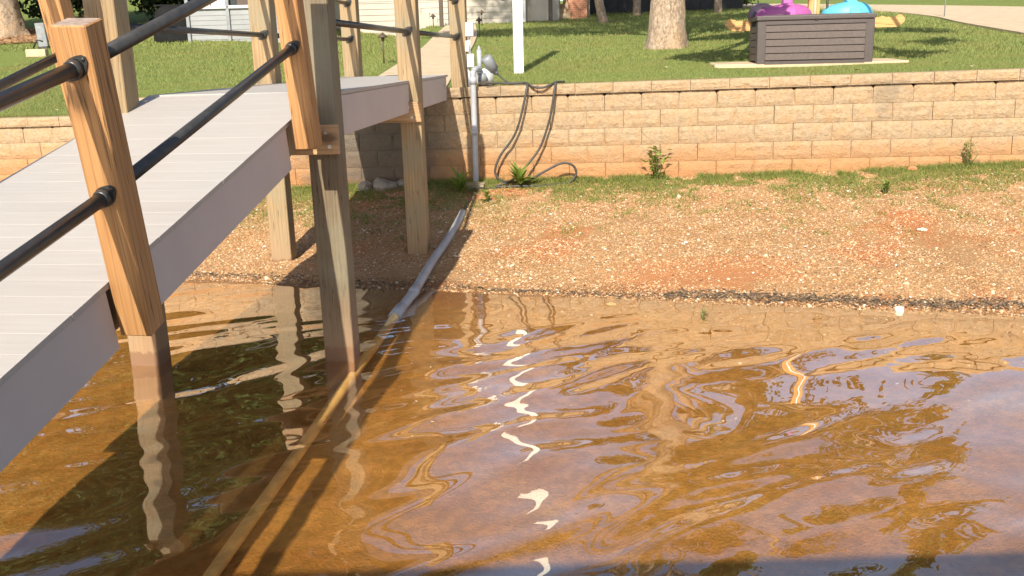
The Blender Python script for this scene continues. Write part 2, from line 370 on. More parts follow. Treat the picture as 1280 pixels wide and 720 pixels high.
# ------------------------------------------------------------------ the setting: shore, water, lawn
def axis(lo, hi, fine, out_lo, out_hi, grow=1.35):
    a = list(np.arange(lo, hi + fine / 2, fine)); s = fine; x = a[-1]
    while x < out_hi: s *= grow; x += s; a.append(x)
    s = fine; x = a[0]; pre = []
    while x > out_lo: s *= grow; x -= s; pre.append(x)
    return np.array(pre[::-1] + a)
def grid(name, xs, ys, zf, mat, smooth=True):
    X, Y = np.meshgrid(xs, ys); Z = zf(X, Y); nx, ny = len(xs), len(ys)
    i = np.arange(nx * ny).reshape(ny, nx); Fq = np.stack([i[:-1, :-1], i[:-1, 1:], i[1:, 1:], i[1:, :-1]], -1).reshape(-1, 4)
    return npmesh(name, np.stack([X, Y, Z], -1).reshape(-1, 3), Fq, mat, smooth)
def shore_z(X, Y):
    b = zb(X, Y); n = (vnoise(X * 1.3, Y * 1.3, 1) - .5) * .05 + (vnoise(X * 5, Y * 5, 2) - .5) * .018 + (vnoise(X * 17, Y * 17, 3) - .5) * .008
    return b + n * np.clip(np.abs(Y - Yw(X)) / .5 + .35, 0, 1)
tag(obj('shore', grid('shore', axis(-7, 7, .045, -150, 150), axis(2, 12.2, .045, -200, 14.5), shore_z, M_shore)), kind='structure')

waves = []
wr = random.Random(11)
for i in range(28):
    lam = .13 * (1.095 ** i) * wr.uniform(.93, 1.07); an = math.radians(-57 + wr.gauss(0, 10 if i % 5 else 35))
    sl_ = .0012 if lam < .2 else (.0027 if lam < .55 else (.0016 if lam < .9 else .0009))
    waves.append((2 * math.pi / lam * math.cos(an), 2 * math.pi / lam * math.sin(an), lam * sl_ * wr.uniform(.5, 1.3), wr.uniform(0, 6.28)))
def water_z(X, Y):
    wx = X + .14 * (vnoise(X * 1.1, Y * 1.1, 21) - .5) * 2; wy = Y + .14 * (vnoise(X * 1.1 + 9, Y * 1.1, 22) - .5) * 2
    z = np.zeros_like(X)
    for kx, ky, a, ph in waves: z += a * np.sin(kx * wx + ky * wy + ph)
    amp = .35 + 1.1 * vnoise(X * .55 + 3, Y * .55, 23)
    return z * amp * np.clip((Yw(X) - Y) / 1.2 + .12, .05, 1)
tag(obj('water', grid('water', axis(-6, 6, .022, -150, 150), axis(2.4, 9.0, .022, -200, 9.6), water_z, M_water)), kind='structure')

def lawn_mesh():
    xs = axis(-12, 12, .3, -300, 300); ss = axis(.0, 24, .3, 0, 420)
    X, Sg = np.meshgrid(xs, ss); Y = Ywall(np.clip(X, -40, 40)) + .03 + Sg; Xc = np.clip(X, -40, 40)
    Z = zl(Xc, Ywall(Xc) + Sg) + (vnoise(X * .8, Y * .8, 5) - .5) * .03
    nx, ny = len(xs), len(ss); i = np.arange(nx * ny).reshape(ny, nx)
    Fq = np.stack([i[:-1, :-1], i[:-1, 1:], i[1:, 1:], i[1:, :-1]], -1).reshape(-1, 4)
    return npmesh('lawn', np.stack([X, Y, Z], -1).reshape(-1, 3), Fq, M_lawn, True)
tag(obj('lawn', lawn_mesh()), kind='structure')

def strip(name, left, right, mat, dz=.03, n=6):
    L = spline(left, n); R = spline(right, n); b = B()
    k = 5; rows = []
    for p, q in zip(L, R):
        row = []
        for j in range(k + 1):
            c = p.lerp(q, j / k); row.append(b.bm.verts.new((c.x, c.y, float(zl(c.x, c.y)) + dz)))
        rows.append(row)
    for a, c in zip(rows, rows[1:]):
        for j in range(k): b.bm.faces.new((a[j], a[j + 1], c[j + 1], c[j]))
    ext = bmesh.ops.extrude_face_region(b.bm, geom=list(b.bm.faces))
    for v in ext['geom']:
        if isinstance(v, bmesh.types.BMVert): v.co.z -= .10
    return tag(b.build(name, mat), kind='structure')
strip('path', [(-1.78, 11.66, 0), (-1.7, 14, 0), (-1.56, 18, 0), (-1.58, 22, 0), (-1.58, 26.3, 0)],
      [(-.72, 11.56, 0), (-.7, 14, 0), (-.62, 18, 0), (-.64, 22, 0), (-.8, 26.3, 0)], M_conc, .025)
strip('driveway', [(8.3, 14.2, 0), (8.62, 16.5, 0), (9.1, 19.9, 0), (9.6, 22.6, 0), (9.45, 25.6, 0), (7.8, 30.5, 0), (4.5, 36, 0)],
      [(13.5, 14.2, 0), (13.6, 17, 0), (13.6, 20, 0), (13.4, 23, 0), (12.5, 25.9, 0), (9.6, 31.2, 0), (5.5, 38, 0)], M_conc, .03)

# ------------------------------------------------------------------ retaining wall of split-face blocks
TH = math.radians(9.0)
wall = empty('retaining_wall', (0, 11.29, 0), (0, -.0132, -TH), 'tan split-face concrete block retaining wall with a cap course between beach and lawn', 'retaining wall')
def block_mesh(w, h, d, seed, cham=0, amp=.009):
    r = random.Random(seed); b = bmesh.new(); V = {}
    us = [-.5, -.44, -.27, -.09, .09, .27, .43, .5]; nx, nz = 7, 4; flat = r.choice((0, 1, 2))
    for i in range(nx + 1):
        for j in range(nz + 1):
            x = w * us[i]; z = h * j / nz; edge = (i in (0, nx)) or (j in (0, nz))
            smooth = (i == 1 and flat == 1) or (i == nx - 1 and flat == 2)
            y = .0055 if edge else (.001 if smooth else -amp * (.15 + 1.1 * r.random()))
            if not edge: z += r.uniform(-.008, .008); x += 0 if smooth else r.uniform(-.012, .012)
            if cham and j == nz and i in (0, nx): z -= cham * r.uniform(.6, 1.3)
            V[i, j] = b.verts.new((x, y, z))
    for i in range(nx):
        for j in range(nz):
            if (i + j + seed) % 2:
                b.faces.new((V[i, j], V[i + 1, j], V[i + 1, j + 1])); b.faces.new((V[i, j], V[i + 1, j + 1], V[i, j + 1]))
            else:
                b.faces.new((V[i, j], V[i + 1, j], V[i, j + 1])); b.faces.new((V[i + 1, j], V[i + 1, j + 1], V[i, j + 1]))
    bk = [b.verts.new((x, d, z)) for x, z in ((-w / 2, 0), (w / 2, 0), (w / 2, h), (-w / 2, h))]
    b.faces.new([V[i, 0] for i in range(nx, -1, -1)] + [bk[0], bk[1]])
    b.faces.new([V[i, nz] for i in range(nx + 1)] + [bk[2], bk[3]])
    b.faces.new([V[0, j] for j in range(nz + 1)] + [bk[3], bk[0]])
    b.faces.new([V[nx, j] for j in range(nz, -1, -1)] + [bk[1], bk[2]])
    b.faces.new(bk[::-1])
    bmesh.ops.triangulate(b, faces=[f for f in b.faces if len(f.verts) > 4])
    bmesh.ops.recalc_face_normals(b, faces=b.faces)
    me = bpy.data.meshes.new('wall_block'); b.to_mesh(me); b.free(); me.materials.append(M_wall); return me
BW, BH = .418, .197
bvar = [block_mesh(BW - .004, BH - .003, .28, s) for s in range(9)]
tvar = [block_mesh(BW - .004, BH - .006, .28, 60 + s, cham=.034) for s in range(7)]
cvar = [block_mesh(.43 - .005, .112, .32, 40 + s, amp=.008) for s in range(6)]
wr = random.Random(3)
ztop = 1.574
for c in range(6):
    z = ztop - .118 - BH * (c + 1); off = (.5 if c % 2 else 0) * BW
    for i in range(-20, 18):
        u = i * BW + off + .09
        if c == 0 and u < -4.6: continue
        if (c == 5 and u > 3) or (u > 5.6 and u < -8.6): continue
        o = obj('wall_block', wr.choice(tvar if c == (0 if u >= -4.6 else 1) else bvar), wall, (u + wr.uniform(-.002, .002), wr.uniform(-.004, .004), z), (0, 0, wr.uniform(-.006, .006)))
for i in range(-20, 18):
    u = i * .43 + .16; z = ztop - .116 - (BH if u < -4.6 else 0)
    obj('cap_block', wr.choice(cvar), wall, (u, -.032 + wr.uniform(-.004, .004), z), (0, wr.uniform(-.003, .003), wr.uniform(-.008, .008)))
# solid core behind the blocks so no light shows through the joints
B().box((1.55, .30, .62), (12.0, .1, 1.5)).build('wall_core', M_block, wall)
B().box((-6.6, .30, .4), (4.2, .1, 1.5)).build('wall_core', M_block, wall)

# ------------------------------------------------------------------ fixed pier
pier = empty('pier', (-1.6, 8.6, 0), label='fixed wooden pier on square timber pilings with black pipe rails running onto the lawn', cat='pier')
def wpart(b, name, mat, parent):                      # geometry given in world space, parent at plain translation
    for v in b.bm.verts: v.co -= parent.location
    return b.build(name, mat, parent)
DZ = 1.711
def xr(Y): return -1.05 + .075 * (Y - 6.78)
PW = .19
piles = {'A': (-1.122, 6.045, 2.78), 'B': (-.868, 8.925, 2.82), 'NL': (-2.385, 6.045, 2.78), 'D': (-2.148, 8.925, 2.82), 'C': (-.565, 11.66, 2.80), 'CL': (-1.815, 11.70, 2.80)}
pile_lean = {'A': (0, .010), 'B': (0, .006), 'NL': (0, .012), 'D': (0, .010), 'C': (0, -.004), 'CL': (0, .004)}
def post_mesh(name, s, z0, z1, mat, bev=.006):
    b = B(); b.box((0, 0, (z0 + z1) / 2), (s, s, z1 - z0), bev=bev); return b.mesh(name, mat)
for k, (x, y, zt) in piles.items():
    z0 = -1.0 if k not in ('C', 'CL') else .9
    obj('piling', post_mesh('piling', PW, z0, zt, M_pile_shade if k == 'A' else M_pile), pier, Vector((x, y, 0)) - pier.location, (pile_lean[k][0], -pile_lean[k][1], -.06))
# deck boards run across the pier
pang = -math.atan(.075)
pb = B().box((0, 0, -.0125), (1.235, .1394, .025), bev=.0007).mesh('deck_board', M_deck)
Y = 6.35
while Y < 11.42:
    obj('deck_board', pb, pier, Vector((xr(Y) - .605, Y, DZ)) - pier.location, (0, 0, pang)); Y += .1402
def seg_board(x0, y0, x1, y1, zt, zb_, th, name, mat, parent):
    a = Vector((x0, y0, 0)); c = Vector((x1, y1, 0)); d = c - a; L = d.length; ang = math.atan2(d.y, d.x); mid = (a + c) / 2
    b = B().box((0, 0, 0), (L, th, zt - zb_), bev=.002)
    return b.build(name, mat, parent, Vector((mid.x, mid.y, (zt + zb_) / 2)) - parent.location, (0, 0, ang))
def fas(y0, y1, off): seg_board(xr(y0) + off, y0, xr(y1) + off, y1, DZ - .028, DZ - .285, .02, 'fascia_board', M_fascia, pier)
fas(6.19, 11.31, 0); fas(6.19, 11.31, -1.2)
for o in (-.25, -.6, -.95): seg_board(xr(6.3) + o, 6.3, xr(11.2) + o, 11.2, DZ - .03, DZ - .21, .04, 'joist', M_pile, pier)
for (xl, xg, y) in ((-2.53, -1.035, 5.925), (-2.26, -.775, 8.80)):
    B().box((0, 0, 0), (xg - xl, .042, .18), bev=.004).build('cross_beam', M_beam, pier, Vector(((xl + xg) / 2, y, 1.432)) - pier.location, (0, 0, 0))
for (x, y) in ((-.90, 8.778), (-.87, 8.778), (-1.1, 5.903), (-2.4, 5.903)):
    for z in (1.47, 1.39):
        B().tube([(x, y + .01, z + (.008 if x == -.87 else 0)), (x, y - .008, z + (.008 if x == -.87 else 0))], .011, 8)
bolt_me = B().tube([(0, .012, 0), (0, -.012, 0)], .012, 8).mesh('bolt', M_bolt)
for (x, y, z) in ((-.895, 8.775, 1.475), (-.865, 8.775, 1.385), (-1.11, 5.90, 1.475), (-1.09, 5.90, 1.39)):
    obj('bolt', bolt_me, pier, Vector((x, y, z)) - pier.location)
# pipe rails, flange cups where they meet a post
def flange_mesh():
    b = B()
    pts = []
    for k in range(20):
        a = 2 * math.pi * k / 20; rr = .041 + .017 * abs(math.cos(a)) ** 6
        pts.append((rr * math.cos(a), 0, rr * .88 * math.sin(a)))
    b.prism(pts, (0, -.009, 0)); b.tube([(0, -.006, 0), (0, -.034, 0), (0, -.040, 0)], [.034, .032, .028], 16)
    for sx in (-1, 1): b.blob((sx * .046, -.010, 0), (.008, .005, .008), sub=1)
    return b.mesh('rail_flange', M_black)
fl = flange_mesh()
def flange(parent, p, d, roll=-.7):
    """p point on post face, d direction (unit) the pipe leaves in"""
    d = Vector(d).normalized(); y = -d; z = Vector((0, 0, 1)); z = (z - y * z.dot(y)).normalized(); x = y.cross(z)
    m = Matrix((x, y, z)).transposed().to_4x4() @ Matrix.Rotation(roll, 4, 'Y'); m.translation = p
    o = obj('rail_flange', fl, parent); o.matrix_local = m; return o
def pier_rail(k0, k1, h):
    a = Vector((piles[k0][0], piles[k0][1], DZ + h)); c = Vector((piles[k1][0], piles[k1][1], DZ + h)); d = (c - a).normalized()
    p = a + d * (PW / 2 - .004); q = c - d * (PW / 2 - .004); pl = pier.location
    B().tube([p - pl, q - pl], .0225, 14).build('handrail', M_black, pier)
    flange(pier, p - pl, d); flange(pier, q - pl, -d)
for h in (.425, .83):
    for k0, k1 in (('A', 'B'), ('B', 'C'), ('NL', 'D'), ('D', 'CL')): pier_rail(k0, k1, h)
B().blob((0, 0, 0), (.028, .01, .02), sub=2).build('deck_light', M_util, pier, Vector((xr(11.12) + .018, 11.12, 1.60)) - pier.location, (0, 0, 1.5))

# ------------------------------------------------------------------ sloping gangway
av = Vector((.122, 1, .218)).normalized(); lv = Vector((1, -.122, 0)).normalized(); uv = lv.cross(av)
G = Matrix((lv, av, uv)).transposed().to_4x4(); G.translation = Vector((-1.257 + .122 * .635, 5.6 + .635, 1.572 + .218 * .635))
gang = empty('gangway', label='sloping gangway with pale composite deck, taupe side boards and leaning cedar rail posts', cat='gangway'); gang.matrix_world = G
Gi = G.inverted()
GW = 1.15; GL = 6.2
gb = B().box((0, 0, -.0125), (GW + .008, .1392, .025), bev=.0007).mesh('deck_board', M_deck)
y = -.07
while y > -GL:
    obj('deck_board', gb, gang, (-GW / 2 + random.uniform(-.0015, .0015), y, random.uniform(-.0003, .0003))); y -= .140
PS = .125
posts = []
P1 = Gi @ Vector((-1.533, 3.551, .892)); P2 = Gi @ Vector((-1.228, 5.572, 1.404))
post_me = post_mesh('rail_post', PS, 0, 1.175, M_post, .005)
def gpost(corner, rx, ry, name='rail_post'):
    o = obj(name, post_me, gang, None, None)
    m = Matrix.Translation(corner) @ Euler((rx, ry, .02)).to_matrix().to_4x4() @ Matrix.Translation((PS / 2, PS / 2, 0))
    o.matrix_local = m; posts.append(m); return m
mR1 = gpost((max(P1.x, .002), P1.y, P1.z), .026, .034)
mR2 = gpost((max(P2.x, .004), P2.y, P2.z), -.045, -.01)
yR0 = P1.y - 2.22
mR0 = gpost((.003, yR0, P1.z), .02, .02)
mL1 = gpost((-GW - .135, P1.y + .02, P1.z), .02, 0); mL2 = gpost((-GW - .148, P2.y + .0, P2.z), -.02, -.03); mL0 = gpost((-GW - .135, yR0, P1.z), .02, 0)
def at_h(m, h, face):                                # point on the axis of a post, pushed to its front (-1) or back (+1) face
    return m @ Vector((0, face * (PS / 2 - .004), h))
for m0, m1 in ((mR0, mR1), (mR1, mR2), (mL0, mL1), (mL1, mL2)):
    for h in (.575, 1.035):
        p = at_h(m0, h, 1); q = at_h(m1, h, -1); d = (q - p).normalized()
        B().tube([p, q], .0255, 16).build('handrail', M_black, gang)
        flange(gang, p, d, -.7); flange(gang, q, -d, -.7)
def gfas(y0, y1, x):
    B().box((0, 0, 0), (.02, y1 - y0, .245), bev=.002).build('fascia_board', M_fascia, gang, (x, (y0 + y1) / 2, -.149))
for x in (-.012, -GW + .012):
    gfas(-GL, yR0 - .014, x); gfas(yR0 + PS + .012, P1.y - .018, x); gfas(P1.y + PS + .012, P2.y - .014, x)
for x in (-.06, -.55, -GW + .06): B().box((0, 0, 0), (.04, GL - .04, .20), bev=.003).build('joist', M_pile, gang, (x, -GL / 2, -.13))

# ------------------------------------------------------------------ roofed dock where the photographer stands (casts the shade at the foot of the picture)
dock = empty('boat_dock', (0, -2.5, 0), label='low timber boat dock with a flat roof on posts where the gangway lands', cat='dock')
db = B().box((0, 0, 0), (9.4, .138, .03), bev=.003).mesh('deck_board', M_dockw)
for i in range(44): obj('deck_board', db, dock, (.6, -3.0 + i * .143, .33))
B().box((.6, .1, .22), (9.2, 6.2, .16), bev=.01).build('deck_frame', M_pile, dock)
for x in (-3.7, .6, 4.9):
    for y in (-2.6, 1.7): obj('piling', post_mesh('piling', .16, -2.0, 2.86, M_pile), dock, (x, y, 0))
B().box((.6, -.93, 2.93), (9.6, 6.1, .12), bev=.01).build('roof', M_roof, dock)

# ------------------------------------------------------------------ stones, gravel, debris on the beach
def stones(n, xr_, yr_, size, cols, dens=None, sink=.3, seed=1, wmin=-.3):
    g = np.random.default_rng(seed); x = g.uniform(*xr_, n * 3); y = g.uniform(*yr_, n * 3)
    keep = (y < Ywall(x) - .03) & (zb(x, y) > wmin)
    if dens is not None: keep &= g.random(len(x)) < dens(x, y)
    x = x[keep][:n]; y = y[keep][:n]; n = len(x); z = shore_z(x, y)
    s = size[0] * (size[1] / size[0]) ** (g.random(n) ** 2.2)
    base = np.array([[1, 0, 0], [-.5, .87, 0], [-.5, -.87, 0], [0, 0, 1.], [.4, .5, .75], [-.6, .1, .7]])
    base = np.array([[1, .1, -.1], [.2, .95, .05], [-.9, .35, 0], [-.45, -.85, .1], [.6, -.7, -.05], [.25, .2, .8], [-.35, -.15, .75]])
    tri = np.array([[0, 1, 5], [1, 2, 5], [2, 6, 5], [2, 3, 6], [3, 4, 6], [4, 5, 6], [4, 0, 5]])
    th = g.uniform(0, 6.28, n); c, sn = np.cos(th), np.sin(th)
    J = base[None] * (1 + g.uniform(-.3, .3, (n, 7, 3))); J[..., 0] *= s[:, None] * g.uniform(.8, 1.5, (n, 1)); J[..., 1] *= s[:, None]; J[..., 2] *= s[:, None] * g.uniform(.45, .95, (n, 1))
    tx = g.normal(0, .3, n)[:, None]
    V = np.stack([J[..., 0] * c[:, None] - J[..., 1] * sn[:, None] + x[:, None], J[..., 0] * sn[:, None] + J[..., 1] * c[:, None] + y[:, None],
                  J[..., 2] + tx * J[..., 0] + (z - sink * s * .3)[:, None]], -1).reshape(-1, 3)
    Fs = (tri[None] + (np.arange(n) * 7)[:, None, None]).reshape(-1, 3)
    ci = g.choice(len(cols), n, p=np.array([q[1] for q in cols]) / sum(q[1] for q in cols)); C = np.array([q[0] for q in cols])[ci] * g.uniform(.82, 1.2, (n, 1))
    return V, Fs, np.repeat(np.clip(C, 0, .9), 7, 0)
gcols = [((.49, .28, .135), 5), ((.55, .36, .20), 4), ((.40, .22, .095), 4), ((.58, .45, .29), 1.5), ((.74, .68, .58), .35), ((.30, .15, .065), 2), ((.46, .20, .08), 2)]
def gdens(x, y):
    t = (y - Yw(x)) / (Ywall(x) - Yw(x)); patch = vnoise(x * .9 + 4, y * 1.4, 31); clay = vnoise(x * 1.6, y * 2.2, 33)
    d = np.clip(1.3 - .5 * t, 0, 1) * np.where((clay > .80) & (t < .6), .3, 1) * (.7 + .4 * patch)
    d = d * np.where(np.hypot((x - 1.62) * .75, (y - 7.86) * 1.5) + .6 * (vnoise(x * 5, y * 5, 61) - .5) < .30, .5, 1)
    d = np.where(y < Yw(x), .10 * np.exp((y - Yw(x)) / .5), d)
    return d
V, Fs, C = stones(145000, (-6, 7), (5.2, 12.2), (.0055, .0145), gcols, gdens, seed=5)
tag(obj('gravel', npmesh('gravel', V, Fs, M_gravel, False, C)), 'fine tan and reddish gravel covering the sloping clay beach', 'gravel', kind='stuff')
V, Fs, C = stones(450, (-5, 5.5), (5.2, 12.2), (.014, .030), [((.58, .45, .30), 4), ((.72, .66, .56), 1), ((.46, .28, .14), 4)], lambda x, y: gdens(x, y) * .8, seed=8)
tag(obj('larger_gravel', npmesh('larger_gravel', V, Fs, M_gravel, False, C)), 'scattered larger pale pebbles lying among the fine gravel', 'pebbles', kind='stuff')
def debris():
    g = np.random.default_rng(9); n = 3300; x = np.where(g.random(n) < .45, g.uniform(-5, 5.5, n), g.uniform(1.2, 5.5, n))
    w = .03 + .12 * vnoise(x * 1.1, x * 0 + 3, 41) ** 2 + .05 * np.clip((x - 1) / 3, 0, 1)
    y = Yw(x) + .10 + .10 * (vnoise(x * 1.4, x * 0, 42) - .5) + g.normal(0, 1, n) * w * .6 + .1 * np.clip((x - 1) / 3, 0, 1)
    z = shore_z(x, y) + .006; L = g.uniform(.008, .035, n); wd = g.uniform(.003, .009, n); th = g.normal(0, 1.0, n); ti = g.normal(0, .35, n)
    dx, dy = np.cos(th), np.sin(th)
    Vq = np.stack([np.stack([x + dx * L - dy * wd * 0, y + dy * L, z + ti * L], -1), np.stack([x - dy * wd, y + dx * wd, z + .004], -1),
                   np.stack([x - dx * L, y - dy * L, z - ti * L], -1), np.stack([x + dy * wd, y - dx * wd, z], -1)], 1).reshape(-1, 3)
    Fq = np.arange(n * 4).reshape(n, 4); c = np.array([(.075, .055, .04), (.13, .09, .055), (.20, .14, .085)])[g.integers(0, 3, n)]
    return npmesh('shore_debris', Vq, Fq, M_debris, False, np.repeat(c, 4, 0))
tag(obj('shore_debris', debris()), 'dark line of leaf litter and twigs washed up along the waterline', 'debris', kind='stuff')
def stone(x, y, s, mat, label, seed, name='stone', cat='stone', flat=.6):
    b = B().blob((0, 0, 0), (s, s * .8, s * flat), .16, seed, 2, (0, 0, seed), smooth=False)
    return tag(b.build(name, mat, None, (x, y, float(shore_z(np.array([x]), np.array([y]))[0]) + s * flat * .35)), label, cat)
stone(2.864, 6.86, .038, M_wstone, 'white stone at the water edge on the dark debris line, right of the middle', 2, flat=.8)
stone(3.70, 8.50, .045, M_wstone, 'flat pale stone alone on the gravel halfway up the beach', 3, flat=.4)
stone(.78, 7.33, .042, simple('yellowed_leaf', (.70, .60, .30), .7), 'pale yellow leaf lying in the shallows beside the waterline', 5, 'fallen_leaf', 'leaf', .18)
stone(4.40, 10.47, .055, simple('red_clay_lump', (.55, .17, .08), .9, bump=.5), 'red clay lump at the foot of the retaining wall', 6)
rocks = [(-1.70, 11.35, .12, 'leftmost grey rock at the wall foot under the pier'), (-1.55, 11.47, .11, 'grey rock leaning on the wall behind the other rocks under the pier'),
         (-1.46, 11.27, .14, 'widest low grey rock in front under the pier'), (-1.25, 11.36, .11, 'rightmost grey rock at the wall foot under the pier')]
for i, (x, y, s, lb) in enumerate(rocks): tag(stone(x, y, s, M_rock, lb, 20 + i, 'rock', 'rock'), group='rocks under the pier')

# ------------------------------------------------------------------ plants
def leaf_quads(pos, dirs, up, L, Wd, bend=.0):
    """each leaf: a pointed 2-quad blade folded along its length"""
    pos = np.asarray(pos); d = dirs / np.linalg.norm(dirs, axis=1, keepdims=True); s = np.cross(d, up); s /= np.linalg.norm(s, axis=1, keepdims=True) + 1e-9
    nrm = np.cross(s, d); L = np.asarray(L)[:, None]; Wd = np.asarray(Wd)[:, None]
    a = pos; m = pos + d * L * .45; t = pos + d * L - nrm * L * bend
    V = np.stack([a, m + s * Wd + nrm * Wd * .3, t, m - s * Wd + nrm * Wd * .3], 1).reshape(-1, 3)
    return V, np.arange(len(V)).reshape(-1, 4)
def rand_dirs(g, n): 
    d = g.normal(0, 1, (n, 3)); return d / np.linalg.norm(d, axis=1, keepdims=True)
def blades(name, x, y, z, h, w, lean, g, mat, label, cat):
    n = len(x); th = g.uniform(0, 6.28, n); lx = g.normal(0, lean, n) * h; ly = g.normal(0, lean, n) * h
    dx, dy = np.cos(th) * w, np.sin(th) * w
    V = np.stack([np.stack([x - dx, y - dy, z], -1), np.stack([x + dx, y + dy, z], -1), np.stack([x + lx, y + ly, z + h], -1)], 1).reshape(-1, 3)
    return tag(obj(name, npmesh(name, V, np.arange(n * 3).reshape(n, 3), mat)), label, cat, kind='stuff')
def lawn_grass():
    g = np.random.default_rng(12); X = []; Yv = []; H = []; Wd = []
    for n, s0, s1, xa, h0, w0 in ((170000, .2, 3.2, 7.5, .036, .0035), (160000, 3.2, 9, 9.5, .042, .006), (110000, 9, 20, 13, .06, .011)):
        x = g.uniform(-xa, xa, n); y = Ywall(x) + g.uniform(s0, s1, n); X.append(x); Yv.append(y); H.append(h0 * g.uniform(.5, 1.3, n)); Wd.append(np.full(n, w0))
    n = 16000; x = g.uniform(-7.5, 7.5, n); y = Ywall(x) + .27 + np.abs(g.normal(0, .05, n)); X.append(x); Yv.append(y); H.append(g.uniform(.03, .10, n)); Wd.append(np.full(n, .004))
    X = np.concatenate(X); Yv = np.concatenate(Yv); H = np.concatenate(H); Wd = np.concatenate(Wd)
    k = ~((X > -1.80) & (X < -.58) & (Yv < 26.5)) & ~((X > 2.75) & (X < 5.2) & (Yv > 12.55) & (Yv < 13.75)) & ~((X > 8.2 + (Yv - 14) * .13) & (Yv > 14) & (Yv < 33) & (X < 13.6)) & ~((X < -10.6) & (Yv > 23.5))
    X, Yv, H, Wd = X[k], Yv[k], H[k], Wd[k]; Z = zl(X, Yv) - .01
    blades('grass', X, Yv, Z, H, Wd, .45, g, M_blade, 'short bright green lawn grass on top of the retaining wall', 'grass')
lawn_grass()
def beach_grass():
    g = np.random.default_rng(14); n = 180000; x = g.uniform(-5.5, 7, n); dd = g.exponential(.62, n); y = Ywall(x) - .04 - dd
    k = (vnoise(x * 3.1, y * 3.1, 51) * .6 + vnoise(x * 9, y * 9, 52) * .4 > .43 + .09 * np.clip(dd, 0, 2) - .10 * (x < 0) - .05 * (x > 3)) & (dd < 2.2)
    x, y = x[k], y[k]; keep = g.random(len(x)) < .62; x, y = x[keep], y[keep]
    nearwall = np.clip(1 - (Ywall(x) - y) / .25, 0, 1)
    h = g.uniform(.012, .04, len(x)) * (1 + 1.2 * nearwall)
    nt = 420; tx = g.uniform(-4, 5.4, nt); ty = Ywall(tx) - .1 - g.exponential(.55, nt); kk = (ty > Ywall(tx) - 2.4); tx, ty = tx[kk], ty[kk]      # separate tufts further down the bank
    sz = g.uniform(.02, .07, len(tx)); m_ = 22
    x = np.concatenate([x, (tx[:, None] + g.normal(0, 1, (len(tx), m_)) * sz[:, None]).ravel()]); y = np.concatenate([y, (ty[:, None] + g.normal(0, 1, (len(tx), m_)) * sz[:, None] * .8).ravel()])
    h = np.concatenate([h, np.repeat(sz, m_) * g.uniform(.4, 1.3, len(tx) * m_)]); k2 = y < Ywall(x) - .03; x, y, h = x[k2], y[k2], h[k2]
    z = shore_z(x, y) - .004
    blades('beach_grass', x, y, z, h, np.full(len(x), .0045), .7, g, M_weed2, 'patchy low weeds and grass in the gravel at the foot of the retaining wall', 'weeds')
beach_grass()
def weed(x, y, h, n, leaf, label, mat, seed, name='weed_plant', spread=.5, rosette=False, z=None):
    g = np.random.default_rng(seed); z = float(shore_z(np.array([x]), np.array([y]))[0]) if z is None else z
    t = empty(name, (x, y, z), label=label, cat='weed'); b = B()
    for k in range(3 if not rosette else 1):
        b.tube([(0, 0, -.02), (g.normal(0, .03), g.normal(0, .03), h * .5), (g.normal(0, .06), g.normal(0, .05), h * (.95 - .25 * k))], [.006, .005, .002], 5)
    b.build('stem', M_stem, t)
    if rosette:
        th = g.uniform(0, 6.28, n); el = g.uniform(.35, 1.35, n); d = np.stack([np.cos(th) * np.cos(el), np.sin(th) * np.cos(el), np.sin(el)], -1); pos = np.zeros((n, 3)); pos[:, 2] = g.uniform(0, h * .25, n)
        L = h * g.uniform(.6, 1.1, n); Wd = L * .10
        V, Fq = leaf_quads(pos, d, np.tile([0, 0, 1.], (n, 1)), L, Wd, .25)
    else:
        tt = g.random(n) ** .8; pos = np.stack([g.normal(0, spread * h * .14, n), g.normal(0, spread * h * .14, n), tt * h], -1)
        d = rand_dirs(g, n); d[:, 2] = np.abs(d[:, 2]) * .6 + .1
        V, Fq = leaf_quads(pos, d, np.tile([0, 0, 1.], (n, 1)), leaf * g.uniform(.6, 1.3, n) * (1.2 - .5 * tt), leaf * .22 * g.uniform(.7, 1.2, n), .2)
    obj('leaves', npmesh('leaves', V, Fq, mat), t); return t
weed(.12, 10.98, .27, 46, .1, 'broad-leaved bright green weed growing through the coiled hose at the wall', M_weed, 1, rosette=True)
weed(1.66, 10.86, .37, 75, .085, 'tall bushy weed against the wall to the right of the hose', M_weed, 2, spread=1.0)
weed(4.97, 10.40, .27, 48, .055, 'thin upright weed against the wall at the far right', M_weed, 3, spread=.6)
weed(3.84, 9.72, .12, 40, .06, 'small yellow-green weed out in the gravel on the right', M_weed, 4)
weed(-.56, 10.84, .30, 22, .1, 'tall strappy weed beside the concrete footing left of the grey pipe', M_weed, 5, rosette=True)
weed(-.25, 10.40, .12, 36, .06, 'small bright weed below the foot of the grey pipe', M_weed, 6)
weed(1.42, 6.88, .09, 26, .03, 'tiny weed standing in the shallow water', M_weed2, 7, z=-.035, spread=1.2)

